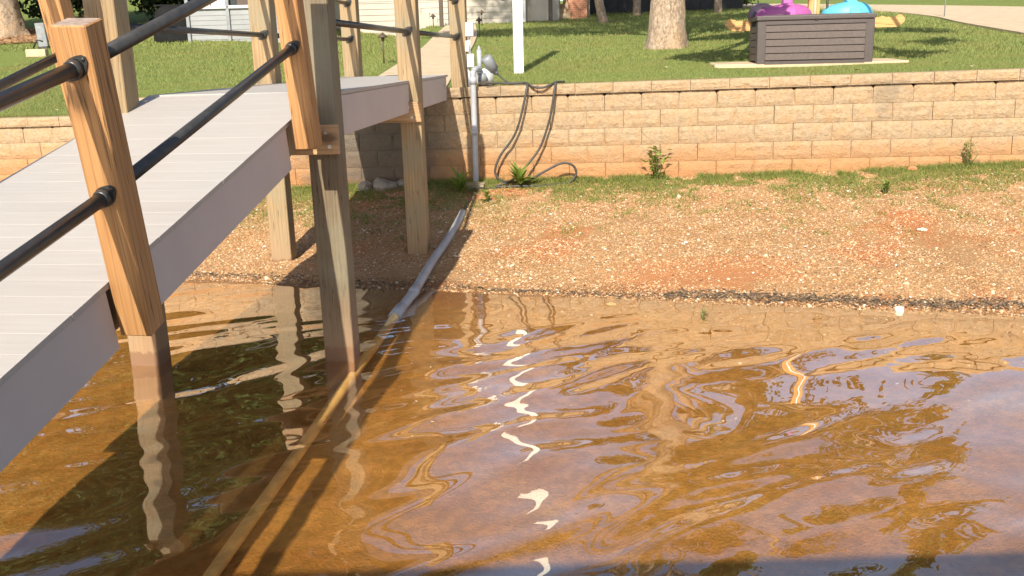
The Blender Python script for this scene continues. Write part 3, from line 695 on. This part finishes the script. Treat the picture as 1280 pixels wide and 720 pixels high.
# ------------------------------------------------------------------ trees
def trunk_mesh(pts, rs, n=36, rough=.10, flare=0, seed=0, mat=M_bark):
    P = spline(pts, 10); m = len(P); g = np.random.default_rng(seed)
    R = np.interp(np.linspace(0, 1, m), np.linspace(0, 1, len(rs)), rs); V = []
    for i, p in enumerate(P):
        for k in range(n):
            a = 2 * math.pi * k / n; s = i / (m - 1)
            rr = R[i] * (1 + rough * math.sin(9 * a + 1.2 * math.sin(i * .5)) * .35 + rough * (g.random() - .5))
            if flare: rr *= 1 + flare * math.exp(-s * 22) * (.6 + .5 * math.sin(5 * a + 1))
            V.append((p.x + rr * math.cos(a), p.y + rr * math.sin(a), p.z))
    i = np.arange(m * n).reshape(m, n); j = np.roll(i, -1, 1); Fq = np.stack([i[:-1], j[:-1], j[1:], i[1:]], -1).reshape(-1, 4)
    return npmesh('trunk', V, Fq, mat, True)
def crown_mesh(clumps, n, leaf, mat, seed, name='crown'):
    g = np.random.default_rng(seed); vol = np.array([c[3] ** 2 for c in clumps]); ci = g.choice(len(clumps), n, p=vol / vol.sum())
    # leaves gather in small sprigs inside each clump, leaving gaps between
    C = np.array([(c[0], c[1], c[2]) for c in clumps]); Rr = np.array([c[3] for c in clumps])
    ns = max(60, n // 45); sc = g.choice(len(clumps), ns, p=vol / vol.sum()); sd = rand_dirs(g, ns) * (g.random((ns, 1)) ** .5); sd[:, 2] *= .7
    sp = C[sc] + sd * Rr[sc][:, None]
    k = g.integers(0, ns, n); pos = sp[k] + g.normal(0, 1, (n, 3)) * (Rr[sc][k][:, None] * .16) * np.array([1, 1, .6])
    V, Fq = leaf_quads(pos, rand_dirs(g, n), rand_dirs(g, n), leaf * g.uniform(.6, 1.3, n), leaf * .32 * g.uniform(.7, 1.2, n), .1)
    return npmesh(name, V, Fq, mat)
def tree(x, y, r0, pts, rs, clumps, n, leaf, label, mat=M_leaf, seed=1, flare=.35, limbs=True, name='tree', rough=.1, nn=36):
    z = float(zl(x, y)) - .08; t = empty(name, (x, y, z), label=label, cat='tree')
    obj('trunk', trunk_mesh(pts, rs, nn, rough, flare, seed), t)
    top = Vector(pts[-1]); b = B(); rr = random.Random(seed)
    loc = [(c[0] - x, c[1] - y, c[2] - z, c[3]) for c in clumps]
    for c in loc:
        s = min(.92, max(.35, (c[2] - 1.2) / max(top.z, .1) * .6)); st = Vector(spline(pts, 6)[int(s * (len(pts) - 1) * 6)])
        mid = st.lerp(Vector(c[:3]), .5) + Vector((rr.uniform(-.3, .3), rr.uniform(-.3, .3), .35))
        if c[1] < -3 and c[2] < 3.2: mid = st + Vector((1.25, -.7, .45))
        b.tube(spline([st, mid, c[:3]], 5), [rs[-1] * .55 * (1 - .8 * q / 10) + .008 for q in range(11)], 7)
    b.build('branches', M_bark, t)
    if n: obj('crown', crown_mesh(loc, n, leaf, mat, seed + 5), t)
    return t
# the big tree behind the deck box: low limb over the lawn edge, high crown that shades the lawn
tree(2.66, 16.45, .33, [(0, 0, 0), (.02, .02, .7), (.03, .05, 1.5), (.1, .1, 3.2), (.0, .1, 5.2), (-.1, 0, 7.5)], [.335, .285, .262, .24, .22, .13],
     [(2.25, 11.6, 3.95, .6), (2.85, 11.7, 3.95, .62), (2.7, 12.3, 4.1, .6), (2.2, 12.0, 4.0, .5), (4.95, 10.9, 4.0, .5), (5.3, 11.1, 4.05, .5), (6.3, 12.6, 4.3, .7), (3.6, 14.8, 4.9, .8), (4.4, 15.5, 4.9, 1.2), (6.0, 16.4, 5.0, 1.4), (3.6, 17.2, 5.6, 1.1), (7.0, 15.0, 4.7, .8),
      (-.8, 13.4, 9.4, 1.6), (-2.6, 13.0, 9.6, 1.3), (1.0, 12.8, 9.6, 1.5), (2.6, 13.8, 10.2, 1.6), (0.3, 15.5, 10.8, 1.8), (4.2, 15.5, 10.5, 1.6), (2.2, 17.5, 11.2, 1.8), (-1.4, 16.4, 11.2, 1.5), (5.6, 17.6, 9.6, 1.5), (.4, 18.6, 11.6, 1.8), (3.4, 19.0, 12, 1.8), (1.8, 19.4, 13.6, 1.6), (5.0, 19, 11.4, 1.5)],
     33000, .17, 'large tree with rough pale bark on the lawn left of the brown deck box', seed=3, nn=48, rough=.05)
tree(-12.9, 25.8, .5, [(0, 0, 0), (-.05, 0, .8), (-.15, 0, 2), (-.2, 0, 5), (0, 0, 8)], [.52, .40, .36, .3, .18],
     [(-13, 25, 9, 3), (-10.5, 25, 8, 2.2), (-15.5, 25, 8.5, 2.6), (-9, 26.5, 10, 2.2), (-12, 26, 12, 2.6), (-8, 27, 7.2, 1.7), (-7, 26, 8.8, 1.8), (-7.4, 26, 5.7, 1.4), (-5.9, 26.6, 7.0, 1.3), (-10, 25, 6, 1.8), (-15, 25, 6, 1.8)], 34000, .27,
     'massive tree trunk with spreading roots in pine straw at the left edge', seed=6, flare=.75)
tree(-9.3, 33, .3, [(0, 0, 0), (.1, 0, 3), (0, 0, 7)], [.3, .25, .15], [(-9, 33, 9, 2.5), (-6.6, 33, 9.5, 2.2), (-11, 33, 10, 2.2), (-8, 33, 12, 2.4), (-5.2, 34, 8, 1.6)], 16000, .34,
     'tree standing behind the grey porch, its crown above the roof', seed=9)
tree(2.42, 25.0, .11, [(.05, 0, 0), (0, 0, .25), (-.12, 0, .8), (-.3, 0, 1.6), (-.3, 0, 3.2), (-.2, 0, 5)], [.15, .12, .105, .10, .09, .05], [(2, 25, 7, 1.0), (2.9, 25.4, 7.6, 1.0)], 1500, .22,
     'slim leaning bare trunk on the shaded lawn in front of the dark fence', seed=12, flare=.3, nn=16)
tree(3.72, 28.3, .1, [(0, 0, 0), (.02, 0, 1), (.05, 0, 3), (0, 0, 5)], [.12, .11, .1, .05], [(3.7, 28.4, 7, 1.1)], 900, .22, 'thin straight trunk left of the big tree against the dark fence', seed=13, flare=.1, nn=14)
tree(6.02, 28.2, .1, [(0, 0, 0), (-.02, 0, 1), (.0, 0, 3), (0, 0, 5)], [.12, .10, .09, .05], [(6.2, 28.4, 7, 1.2), (7, 28, 7.4, 1)], 1300, .22, 'thin sunlit trunk right of the big tree at the end of the dark fence', seed=14, flare=.1, nn=14)
def bush(x, y, w, d, h, n, leaf, label, mat, seed, name='shrub', z=None):
    z = float(zl(x, y)) if z is None else z; t = empty(name, (x, y, z), label=label, cat='shrub'); g = np.random.default_rng(seed)
    b = B()
    for k in range(6): b.tube([(g.normal(0, w * .1), 0, -.05), (g.normal(0, w * .25), g.normal(0, d * .2), h * .6)], [.025, .008], 5)
    b.build('stem', M_bark, t)
    cl = [(g.uniform(-.5, .5) * w * .8, g.uniform(-.5, .5) * d * .7, h * g.uniform(.2, .8), h * .34) for _ in range(max(6, int(5 * w / h) + 4))]
    obj('foliage', crown_mesh(cl, n, leaf, mat, seed, 'foliage'), t); return t
bush(-12.4, 28.4, 3.2, 1.6, 3.0, 6000, .16, 'big dark evergreen shrub behind the massive trunk at the left', M_leafd, 21)
bush(-9.9, 28.8, 2.6, 1.5, 3.0, 5000, .16, 'dark evergreen shrub between the left trunk and the covered grill', M_leafd, 22)
bush(7.15, 30.5, .9, .7, 1.2, 1400, .1, 'small sunlit shrub at the right end of the dark fence', M_leaf, 23)
def treeline():
    g = np.random.default_rng(31); cl = []
    for i in range(46):
        x = -75 + i * 3.4 + g.normal(0, 1); y = 62 + g.normal(0, 4) + abs(x) * .05
        for k in range(5): cl.append((x + g.normal(0, 1.5), y + g.normal(0, 1.5), 7 + g.uniform(0, 1) * (7 + 3 * math.sin(i * .9)), g.uniform(2, 3)))
    return crown_mesh(cl, 42000, .75, M_leaf, 33, 'far_wood')
tag(obj('far_wood', treeline()), 'belt of green trees far beyond the houses', 'wood', kind='stuff')

# ------------------------------------------------------------------ things on and by the wall
# grey drain pipe with elbow, running down the wall face to a concrete footing
pipe = empty('pump_pipe', (-.39, 11.235, .40), label='vertical grey plastic pipe with elbow running down the retaining wall', cat='pipe')
def rel(pts, o): return [Vector(p) - o.location for p in pts]
B().tube(rel(spline([(-.392, 11.235, .36), (-.39, 11.235, 1.0), (-.388, 11.235, 1.66), (-.384, 11.25, 1.735), (-.355, 11.32, 1.765), (-.315, 11.46, 1.768)], 6), pipe), .034, 14).build('pipe_run', M_pvc, pipe)
B().tube(rel([(-.388, 11.235, 1.60), (-.388, 11.235, 1.68)], pipe), .041, 14).build('coupling', M_pvc, pipe)
B().tube(rel([(-.391, 11.235, 1.02), (-.391, 11.235, 1.09)], pipe), .040, 14).build('coupling', M_pvc, pipe)
tag(B().box((0, 0, 0), (.24, .30, .15), bev=.02, seg=2).build('footing_block', M_block, None, (-.40, 11.10, .41), (0, 0, -.1)), 'small weathered concrete block under the foot of the grey pipe', 'concrete block')
# pump
pump = empty('water_pump', (-.28, 11.58, 1.55), label='white and grey water pump on the wall top beside the corner post', cat='pump')
B().tube(rel([(-.33, 11.56, 1.67), (-.20, 11.62, 1.67)], pump), [.10, .105], 18).tube(rel([(-.345, 11.553, 1.67), (-.33, 11.56, 1.67)], pump), [.07, .10], 18).build('pump_body', M_util, pump)
B().tube(rel([(-.28, 11.50, 1.63), (-.29, 11.49, 1.72)], pump), [.065, .04], 12).build('pump_cover', M_motor, pump)
B().tube(rel([(-.245, 11.52, 1.90), (-.225, 11.53, 1.87), (-.15, 11.56, 1.75)], pump), [.055, .068, .062], 16).tube(rel([(-.15, 11.56, 1.75), (-.11, 11.57, 1.70)], pump), [.045, .02], 12).build('motor', M_motor, pump)
B().tube(rel([(-.318, 11.55, 1.70), (-.318, 11.55, 1.985)], pump), .03, 12).tube(rel([(-.318, 11.55, 1.98), (-.318, 11.55, 2.03)], pump), [.03, .006], 10).build('riser', M_pvc, pump)
B().tube(rel(spline([(-.11, 11.57, 1.70), (-.03, 11.55, 1.63), (.10, 11.50, 1.565), (.22, 11.42, 1.575)], 6), pump), .010, 8).build('power_cable', M_blackrub, pump)
# electrical boxes on the side of the corner post
def ebox(x0, x1, z0, z1, label, cond=None):
    t = empty('electrical_box', ((x0 + x1) / 2, 11.56, z0), label=label, cat='electrical box', group='electrical boxes on the corner post'); w = x1 - x0; h = z1 - z0
    B().box((0, 0, h / 2), (w, .10, h), bev=.006).build('housing', M_util, t); B().box((0, -.055, h / 2 - .004), (w * .9, .016, h * .9), bev=.004).build('cover', M_white, t)
    if cond: B().tube([Vector(p) - t.location for p in cond], .013, 8).build('conduit', M_white, t)
    return t
ebox(-.47, -.375, 2.135, 2.295, 'tall pale electrical box with hinged cover, topmost on the corner post', [(-.43, 11.57, 2.14), (-.43, 11.57, 1.94)])
ebox(-.475, -.435, 1.965, 2.09, 'narrow white electrical box in the middle of the corner post')
ebox(-.462, -.378, 1.785, 1.94, 'square white electrical box, lowest on the corner post', [(-.448, 11.57, 1.79), (-.446, 11.57, 1.5)])
# hose hanging over the wall and coiled at its foot
hose = empty('garden_hose', (.2, 11.1, .5), label='dark hose looping down the wall face from the lawn and coiled at the foot', cat='hose')
def wp(u_px, y, z): return (u_px, y, z)
h1 = [(-.25, 11.24, 1.615), (0, 11.27, 1.60), (.16, 11.27, 1.60), (.225, 11.21, 1.59), (.215, 11.16, 1.50), (.135, 11.16, 1.18), (.05, 11.18, .98), (-.10, 11.19, .78), (-.165, 11.19, .60), (-.10, 11.17, .50), (.03, 11.05, .49), (.2, 11.0, .50), (.40, 10.98, .61), (.60, 10.98, .70), (.73, 10.99, .67), (.765, 11.0, .57), (.68, 10.99, .475), (.5, 10.97, .46), (.3, 10.93, .455), (.05, 10.95, .455), (-.20, 10.98, .44), (-.28, 10.98, .41)]
B().tube([p - hose.location for p in spline(h1, 8)], .0135, 9).build('hose_loop', M_blackrub, hose)
h2 = [(.60, 11.32, 1.60), (.56, 11.23, 1.60), (.545, 11.12, 1.57), (.50, 11.10, 1.30), (.455, 11.11, 1.12), (.36, 11.12, .87), (.20, 11.08, .67), (.05, 11.02, .53), (-.1, 11.0, .47), (-.27, 10.96, .42)]
B().tube([p - hose.location for p in spline(h2, 8)], .0135, 9).build('hose_end', M_blackrub, hose)
h3 = [(.225, 11.25, 1.60), (.30, 11.16, 1.555), (.42, 11.13, 1.55), (.56, 11.2, 1.60), (.66, 11.35, 1.60)]
B().tube([p - hose.location for p in spline(h3, 8)], .0125, 9).build('hose_top', M_blackrub, hose)
# flexible conduit running from the beach into the lake
cond = empty('intake_pipe', (-.9, 7.1, 0), label='pale grey intake pipe running from the beach down into the lake under the pier', cat='pipe')
cp = [(-.50, 10.05, .31), (-.55, 9.53, .255), (-.63, 8.95, .185), (-.715, 8.43, .12), (-.80, 7.6, .055), (-.885, 7.11, .01)]
B().tube(rel(spline(cp, 6), cond), .038, 14).build('upper_pipe', M_pvc, cond)
cq = [(-.88, 7.14, .012), (-.93, 6.82, -.030), (-1.03, 6.1, -.085), (-1.14, 5.45, -.165), (-1.265, 4.8, -.27), (-1.385, 4.0, -.35), (-1.53, 3, -.45)]
B().tube(rel(spline(cq, 6), cond), .033, 14).build('lower_pipe', simple('algae_coated_pipe', (.80, .54, .22), .7, .2, 10, bump=.2), cond)
B().tube(rel([(-.865, 7.23, .02), (-.90, 7.03, .0)], cond), .045, 14).build('coupling', M_pvc, cond)
B().tube(rel([(-.79, 7.70, .062), (-.81, 7.52, .048)], cond), .042, 14).build('coupling', M_pvc, cond)
B().tube(rel(spline([(-.38, 11.05, .45), (-.41, 10.8, .42), (-.45, 10.4, .36), (-.50, 10.0, .315)], 6), cond), .012, 8).tube(rel(spline([(-.42, 10.8, .40), (-.42, 10.4, .345), (-.45, 10.0, .29), (-.52, 9.6, .25)], 6), cond), .009, 8).build('cable', M_blackrub, cond)
# white post
wpst = empty('white_post', (.16, 13.18, float(zl(.16, 13.18)) - .05), (0, 0, .05), 'plain white vinyl post standing alone on the lawn behind the wall', 'post')
B().box((0, 0, 1.4), (.127, .127, 2.8), bev=.005).build('shaft', M_white, wpst); B().box((0, 0, 2.82), (.15, .15, .04), bev=.008).build('cap', M_white, wpst)
B().tube(spline([(-.06, -.04, 1.15), (-.13, -.05, 1.02), (-.20, -.05, .985), (-.255, -.04, 1.06), (-.265, -.03, 1.3)], 6), .009, 7).build('cable_loop', M_blackrub, wpst)

# ------------------------------------------------------------------ deck box, slab, rack and the two plastic tubs
tag(B().box((0, 0, 0), (2.45, 1.0, .10), bev=.01).build('concrete_slab', M_conc, None, (3.98, 13.20, 1.695), (.03, 0, -.10)), 'flat pale concrete slab under the brown deck box', 'slab')
bx = empty('deck_box', (4.0, 13.03, 1.715), (0, 0, -.10), 'brown resin deck storage box with grooved slat front on the lawn edge', 'storage box')
bw, bd, bh = 1.46, .66, .55
B().box((0, 0, bh / 2), (bw - .05, bd - .05, bh - .02)).build('body', M_boxd, bx)
for k in range(5):
    B().box((0, -bd / 2 + .012, .055 + .0885 * k + .04), (bw - .21, .03, .082), bev=.005).build('slat', M_boxf, bx)
for k in range(5):
    for s in (-1, 1): B().box((s * (bw / 2 - .014), 0, .055 + .0885 * k + .04), (.03, bd - .16, .082), bev=.005).build('side_slat', M_boxf, bx)
B().box((0, -bd / 2 + .011, bh - .028), (bw - .2, .034, .05), bev=.004).box((0, -bd / 2 + .011, .022), (bw - .2, .034, .045), bev=.004).build('front_rail', M_box, bx)
for sx in (-1, 1):
    for sy in (-1, 1): B().box((sx * (bw / 2 - .055), sy * (bd / 2 - .055), bh / 2), (.11, .112, bh), bev=.008, taper=(1.05, 1)).build('corner_post', M_box, bx)
B().box((0, 0, bh + .032), (bw + .03, bd + .04, .058), bev=.012, seg=2).box((0, 0, bh + .066), (bw - .14, bd - .12, .012), bev=.004).build('lid', M_box, bx)
B().box((0, -bd / 2 - .018, bh + .008), (.045, .014, .022), bev=.003).build('latch', M_boxd, bx)
rack = empty('wooden_rack', (4.42, 14.25, float(zl(4.42, 14.25))), (0, 0, -.09), 'varnished wooden rack with a long curved-end beam and tall middle post behind the box', 'rack')
zb_ = 2.245 - rack.location.z
ol = []
for x in np.linspace(-1.26, 1.26, 61):
    e = max(0, abs(x) - 1.13) / .13; ol.append((x, zb_ + .075 + (.035 * math.sin(e * math.pi) if e > 0 else 0) - .03 * e ** 4, 1))
bot = [(x, zb_ - .065 + .09 * (max(0, abs(x) - 1.13) / .13) ** 2) for x in np.linspace(1.26, -1.26, 61)]
out = [(p[0], -.03, p[1]) for p in ol] + [(p[0], -.03, p[1]) for p in bot]
B().prism(out, (0, .06, 0)).build('beam', M_rackw, rack)
B().prism([(p[0] * .9, .42, p[2]) for p in out], (0, .06, 0)).build('beam', M_rackw, rack)
def mk(b, c, s, n, mat): return b.box(c, s, bev=.006).build(n, mat, rack)
mk(B(), (-.03, -.075, zb_ + .55), (.155, .08, 1.3), 'post', M_rackp)
B().box((-.03, -.085, zb_ - .06), (.27, .08, .12), bev=.02, taper=(.6, 1)).build('post_foot', M_rackp, rack)
B().tube([(-.02, -.122, zb_ - .05), (-.02, -.122, zb_ + 1.2)], .013, 8).build('white_rod', M_white, rack)
B().tube([(.19, -.05, zb_ - .08), (.165, -.05, zb_ + .2), (.15, -.05, zb_ + 1.2)], .018, 8).build('strap', M_blackrub, rack)
for x in (-.52, .52):
    for y in (0, .45): B().box((x, y + .065, (zb_ - .02) / 2), (.07, .05, zb_ + .02)).build('leg', M_rackp, rack)
def tub(cx, w, h, mat, dark, label, mirror):
    t = empty('plastic_tub', (cx, 14.22, 2.335), (0, 0, -.09), label, 'tub'); b = bmesh.new(); nu, nv = 36, 14; rows = []
    for j in range(nv + 1):
        ph = (j / nv) * math.pi / 2; row = []
        for i in range(nu):
            a = 2 * math.pi * i / nu; ca, sa = math.cos(a), math.sin(a); x = ca * w / 2; y = sa * .30
            prof = math.cos(ph) ** .55; zz = math.sin(ph) ** .8
            xx = x * prof; lump = 1 + .06 * math.cos(xx / (w / 2) * math.pi) + .22 * (mirror * xx / w)
            row.append(b.verts.new((xx, y * prof, h * zz * lump)))
        rows.append(row)
    for p, q in zip(rows, rows[1:]):
        for i in range(nu):
            f = b.faces.new((p[i], p[(i + 1) % nu], q[(i + 1) % nu], q[i])); f.smooth = True
    b.faces.new(rows[0][::-1]); bmesh.ops.recalc_face_normals(b, faces=b.faces)
    me = bpy.data.meshes.new('shell'); b.to_mesh(me); b.free(); me.materials.append(mat); obj('shell', me, t)
    s = .06 * mirror * w
    arc = [(s, y, max(.0, h * 1.08 * (1 - (abs(y) / .335) ** 3))) for y in np.linspace(-.32, .32, 15)]
    bb = B(); 
    for p, q in zip(arc, arc[1:]):
        d = Vector(q) - Vector(p); bb.box((Vector(p) + Vector(q)) / 2, (.14, d.length * 1.15, .035), (math.atan2(d.z, d.y), 0, 0), bev=.008)
    bb.build('raised_band', mat, t)
    B().box((s, .0, h * .9 + .12), (.15, .18, .36), bev=.03, seg=2, taper=(.72, .8)).build('handle', mat, t)
    B().tube([(-w / 2 * .98, 0, .02), (0, -.305, .012), (w / 2 * .98, 0, .02)], .012, 6).build('rim', dark, t)
    if dark is M_purpd: B().blob((-w * .34, .14, .05), (w * .26, .2, h * .95), 0, 1, 3).build('inner_shell', dark, t)
    return t
tub(3.965, .80, .185, M_purple, M_purpd, 'purple moulded plastic tub with a raised middle band on the left half of the rack', 1)
tub(4.87, .72, .195, M_turq, simple('turquoise_rim', (.06, .36, .5), .4), 'turquoise moulded plastic tub on the right half of the rack', 1)
# marker rod by the driveway
mr = empty('marker_rod', (9.66, 21.9, float(zl(9.66, 21.9))), label='thin grey marker rod standing at the driveway edge', cat='rod')
B().tube([(0, 0, -.1), (0, 0, .9)], .012, 6).build('shaft', M_motor, mr); B().blob((0, 0, .9), (.02, .02, .02), sub=1).build('tip', M_motor, mr)

# ------------------------------------------------------------------ path lights
def lamp(x, y, h, label):
    t = empty('path_light', (x, y, float(zl(x, y))), label=label, cat='garden light', group='garden lights beside the concrete path')
    B().tube([(0, 0, -.05), (0, 0, h)], .011, 7).build('stem', M_brown, t)
    B().tube([(0, 0, h - .02), (0, 0, h), (0, 0, h + .035), (0, 0, h + .06)], [.075, .07, .025, .008], 12).tube([(0, 0, h - .07), (0, 0, h - .02)], .025, 8).build('shade', M_brown, t)
lamp(-1.90, 15.3, .42, 'path light nearest the pier, left of the concrete path')
lamp(-1.86, 25.6, .30, 'far path light left of the path in front of the beige house')
lamp(-.56, 21.0, .36, 'path light right of the path beside the electrical boxes')
lamp(-.62, 26.0, .34, 'far path light right of the path against the beige siding')

# ------------------------------------------------------------------ houses and things behind the lawn
def lap(b, x0, x1, y, z0, z1, step=.155, th=.018):
    """clapboard: each course leans out at its foot"""
    z = z0
    while z < z1:
        t = min(z + step, z1)
        b.prism([(x0, y - th, z), (x0, y + .03, z), (x0, y + .03, t), (x0, y - .002, t)], (x1 - x0, 0, 0)); z += step
house = empty('beige_house', (-2.3, 27.0, 2.4), (0, 0, -.06), 'beige clapboard house with white upper band behind the lawn', 'house')
hz = lambda z: z - 2.4
b = B(); lap(b, -3.2, 2.75, 0, hz(2.45), hz(3.42)); lap(b, -3.2, -.25, 0, hz(3.42), hz(5.2)); b.build('siding', M_sid, house)
B().box((1.25, -.012, hz(4.3)), (2.98, .04, 1.76), bev=.01).build('white_band', M_trim, house)
B().box((2.80, -.02, hz(3.8)), (.11, .06, 2.75), bev=.005).build('corner_board', M_trim, house)
b = B(); lap(b, 2.86, 3.75, 1.2, hz(2.6), hz(5.2)); b.build('side_siding', M_sidb, house)
B().box((-.2, 2.9, hz(3.7)), (7.9, 5.4, 2.9)).build('wall', M_sid, house)
B().prism([(-3.9, -.5, hz(5.15)), (-3.9, 6.2, hz(5.15)), (-3.9, 2.9, hz(7.2))], (8.4, 0, 0)).build('roof', M_roof, house)
wf = B().box((-1.6, -.03, hz(4.45)), (1.0, .06, 1.1), bev=.01).build('window', M_trim, house); B().box((-1.6, -.066, hz(4.45)), (.84, .012, .94)).build('pane', M_glass, wf)
B().box((.68, -.9, hz(3.7)), (.10, .10, 3.0), bev=.008).build('porch_post', M_brown, house)
B().box((3.52, -.2, hz(3.7)), (.11, .11, 2.9), bev=.008).build('porch_post', M_brown, house)
# added stepped boards standing in for the stepped shadow on the siding
b = B()
for k in range(4): b.box((-.05 + .22 * k, -.28, hz(3.18 - .13 * k) - .25), (.22, .08, .06 + .5), bev=.004)
b.build('shadow_steps', M_sid, house)
steps = empty('concrete_steps', (1.45, 27.85, 2.86), (0, 0, -.06), 'pale concrete steps with a metal rail beside the brick pier', 'steps')
for k in range(5): B().box((.05 + .14 * k, .2 * k, .08 + .07 * k), (.62, .35, .16 + .14 * k), bev=.01).build('step', M_conc, steps)
B().tube([(-.2, -.1, 0), (-.2, -.1, .5), (.4, .7, 1.1), (.4, .7, .4)], .02, 8).tube([(.0, .2, .2), (.0, .2, .75)], .014, 8).build('rail', M_util, steps)
bp = empty('brick_planter', (2.02, 27.95, 2.8), (0, 0, -.06), 'low red brick pier at the foot of the concrete steps', 'brick pier')
B().box((0, 0, .3), (.52, .5, .66), bev=.006).build('brickwork', M_brick, bp); B().box((0, 0, .645), (.58, .56, .05), bev=.006).build('coping', M_conc, bp)
fen = empty('dark_fence', (4.7, 30.2, float(zl(4.7, 30.2)) - .25), (0, 0, -.05), 'long dark stained board fence in the shade behind the big tree', 'fence')
b = B()
for k in range(32): b.box((-2.45 + .155 * k, .014 * (k % 2), 1.25), (.160, .024, 2.5 + random.uniform(-.02, .02)), bev=.004)
tag(b.build('boards', M_dark, fen), kind='stuff')
for k in range(3): B().box((-2.4 + 2.4 * k, .07, 1.2), (.1, .1, 2.5)).build('fence_post', M_dark, fen)
# grey porch at left, covered grill
porch = empty('grey_porch', (-6.15, 22.4, float(zl(-6.15, 22.4)) - .06), (0, 0, -.05), 'grey slat-sided porch with dark corner post left of the beige house', 'porch')
b = B(); lap(b, -.95, 1.1, 0, 0, .76, .105, .012); b.build('skirting', M_sidg, porch)
B().box((.07, -.02, .80), (2.1, .08, .07), bev=.008).build('rail_cap', M_util, porch)
for x in (-.98, -.06, 1.12): B().box((x, -.035, 1.2), (.075, .05, 2.5), bev=.006).build('porch_post', M_motor, porch)
for x in (-.62, -.28, .55): B().box((x, .02, 1.15), (.32 if x < 0 else .8, .03, .62), bev=.006).build('window_panel', M_util if x < 0 else M_brown, porch)
B().box((.07, 1.6, 2.5), (2.8, 3.6, .12), bev=.02).build('roof', M_roof, porch); B().box((.07, 3.2, 1.2), (2.2, .06, 2.4)).build('wall', M_sidg, porch)
gr = empty('covered_grill', (-7.55, 22.7, float(zl(-7.55, 22.7))), (0, 0, .1), 'barbecue grill under a draped black cover beside the grey porch', 'grill')
n = 48; V = []; prof = [(0, .44), (.15, .44), (.35, .42), (.55, .40), (.68, .36), (.76, .24), (.80, .06)]
for z, r in prof:
    for k in range(n):
        a = 2 * math.pi * k / n; f = 1 + .05 * math.sin(11 * a + z * 3) * max(0, 1 - z / .8); sq = 1 / max(abs(math.cos(a)), abs(math.sin(a))) ** .55
        V.append((r * f * sq * math.cos(a), r * f * sq * .7 * math.sin(a), z))
i = np.arange(len(prof) * n).reshape(len(prof), n); j = np.roll(i, -1, 1)
obj('cover', npmesh('cover', V, np.stack([i[:-1], j[:-1], j[1:], i[1:]], -1).reshape(-1, 4), M_cover, True), gr)
B().tube([(-.42, .05, .79), (.42, .05, .79)], .02, 8).build('top_seam', M_cover, gr)
# pine straw bed, grey pedestal and white stone at left
def straw():
    g = np.random.default_rng(41); n = 14000; r = np.sqrt(g.random(n)) * 2.3; a = g.uniform(0, 6.28, n); x = -12.5 + r * np.cos(a) * 1.25; y = 25.9 + r * np.sin(a); z = zl(x, y) + .02
    th = g.uniform(0, 6.28, n); L = g.uniform(.06, .16, n); dx, dy = np.cos(th) * L, np.sin(th) * L
    Vv = np.stack([np.stack([x - dx, y - dy, z], -1), np.stack([x + dx, y + dy, z + g.uniform(0, .06, n)], -1), np.stack([x + dx - dy * .15, y + dy + dx * .15, z + .02], -1)], 1).reshape(-1, 3)
    return npmesh('pine_straw', Vv, np.arange(n * 3).reshape(n, 3), M_mulch)
tag(obj('pine_straw', straw()), 'brown pine straw spread round the roots of the massive left trunk', 'pine straw', kind='stuff')
pd = empty('grey_pedestal', (-10.35, 22.2, float(zl(-10.35, 22.2))), (0, 0, .15), 'slim grey pedestal on a dark bracket beside the pale stone block', 'pedestal')
B().box((0, 0, .30), (.20, .10, .52), (0, -.06, 0), bev=.012).build('panel', M_motor, pd); B().tube([(-.2, -.05, .02), (-.1, -.05, .2), (.02, -.04, .16)], .02, 8).box((0, 0, .02), (.2, .16, .06)).build('bracket', M_black, pd)
tag(B().box((0, 0, 0), (.40, .2, .16), bev=.02, seg=2).build('stone_block', M_conc, None, (-9.75, 20.6, float(zl(-9.75, 20.6)) + .06), (0, 0, .1)), 'rough pale stone block on the lawn below the grey pedestal', 'stone block')

# ------------------------------------------------------------------ litter: dry leaves on the lawn, specks afloat on the water
def flakes(name, x, y, z, s, cols, mat, seed):
    g = np.random.default_rng(seed); n = len(x); th = g.uniform(0, 6.28, n); t = g.normal(0, .25, n)
    c, q = np.cos(th) * s, np.sin(th) * s
    V = np.stack([np.stack([x + c, y + q, z + s * t], -1), np.stack([x - q * .6, y + c * .6, z + s * .25], -1), np.stack([x - c, y - q, z - s * t * .3], -1), np.stack([x + q * .6, y - c * .6, z + s * .12], -1)], 1).reshape(-1, 3)
    col = np.array(cols)[g.integers(0, len(cols), n)]
    return npmesh(name, V, np.arange(n * 4).reshape(n, 4), mat, False, np.repeat(col, 4, 0))
g = np.random.default_rng(77)
x = g.uniform(-6, 9, 90); y = Ywall(x) + .3 + g.uniform(0, 1, 90) ** 1.4 * 12; k = ~((x > -1.8) & (x < -.58)); x, y = x[k], y[k]
tag(obj('lawn_leaves', flakes('lawn_leaves', x, y, zl(x, y) + .035, g.uniform(.025, .05, len(x)), [(.42, .27, .13), (.55, .42, .25), (.30, .17, .08)], M_debris, 3)), 'dry brown leaves scattered over the lawn', 'fallen leaves', kind='stuff')
x = g.uniform(-3.2, 4.2, 170); y = Yw(x) - .08 - g.random(170) ** 2.2 * 3.6; s_ = .004 + .010 * g.random(170) ** 3
tag(obj('floating_specks', flakes('floating_specks', x, y, water_z(x, y) + .002, s_, [(.55, .42, .25), (.70, .62, .48), (.25, .15, .07)], M_debris, 4)), 'tiny leaf specks and seeds floating on the shallow water', 'floating specks', kind='stuff')
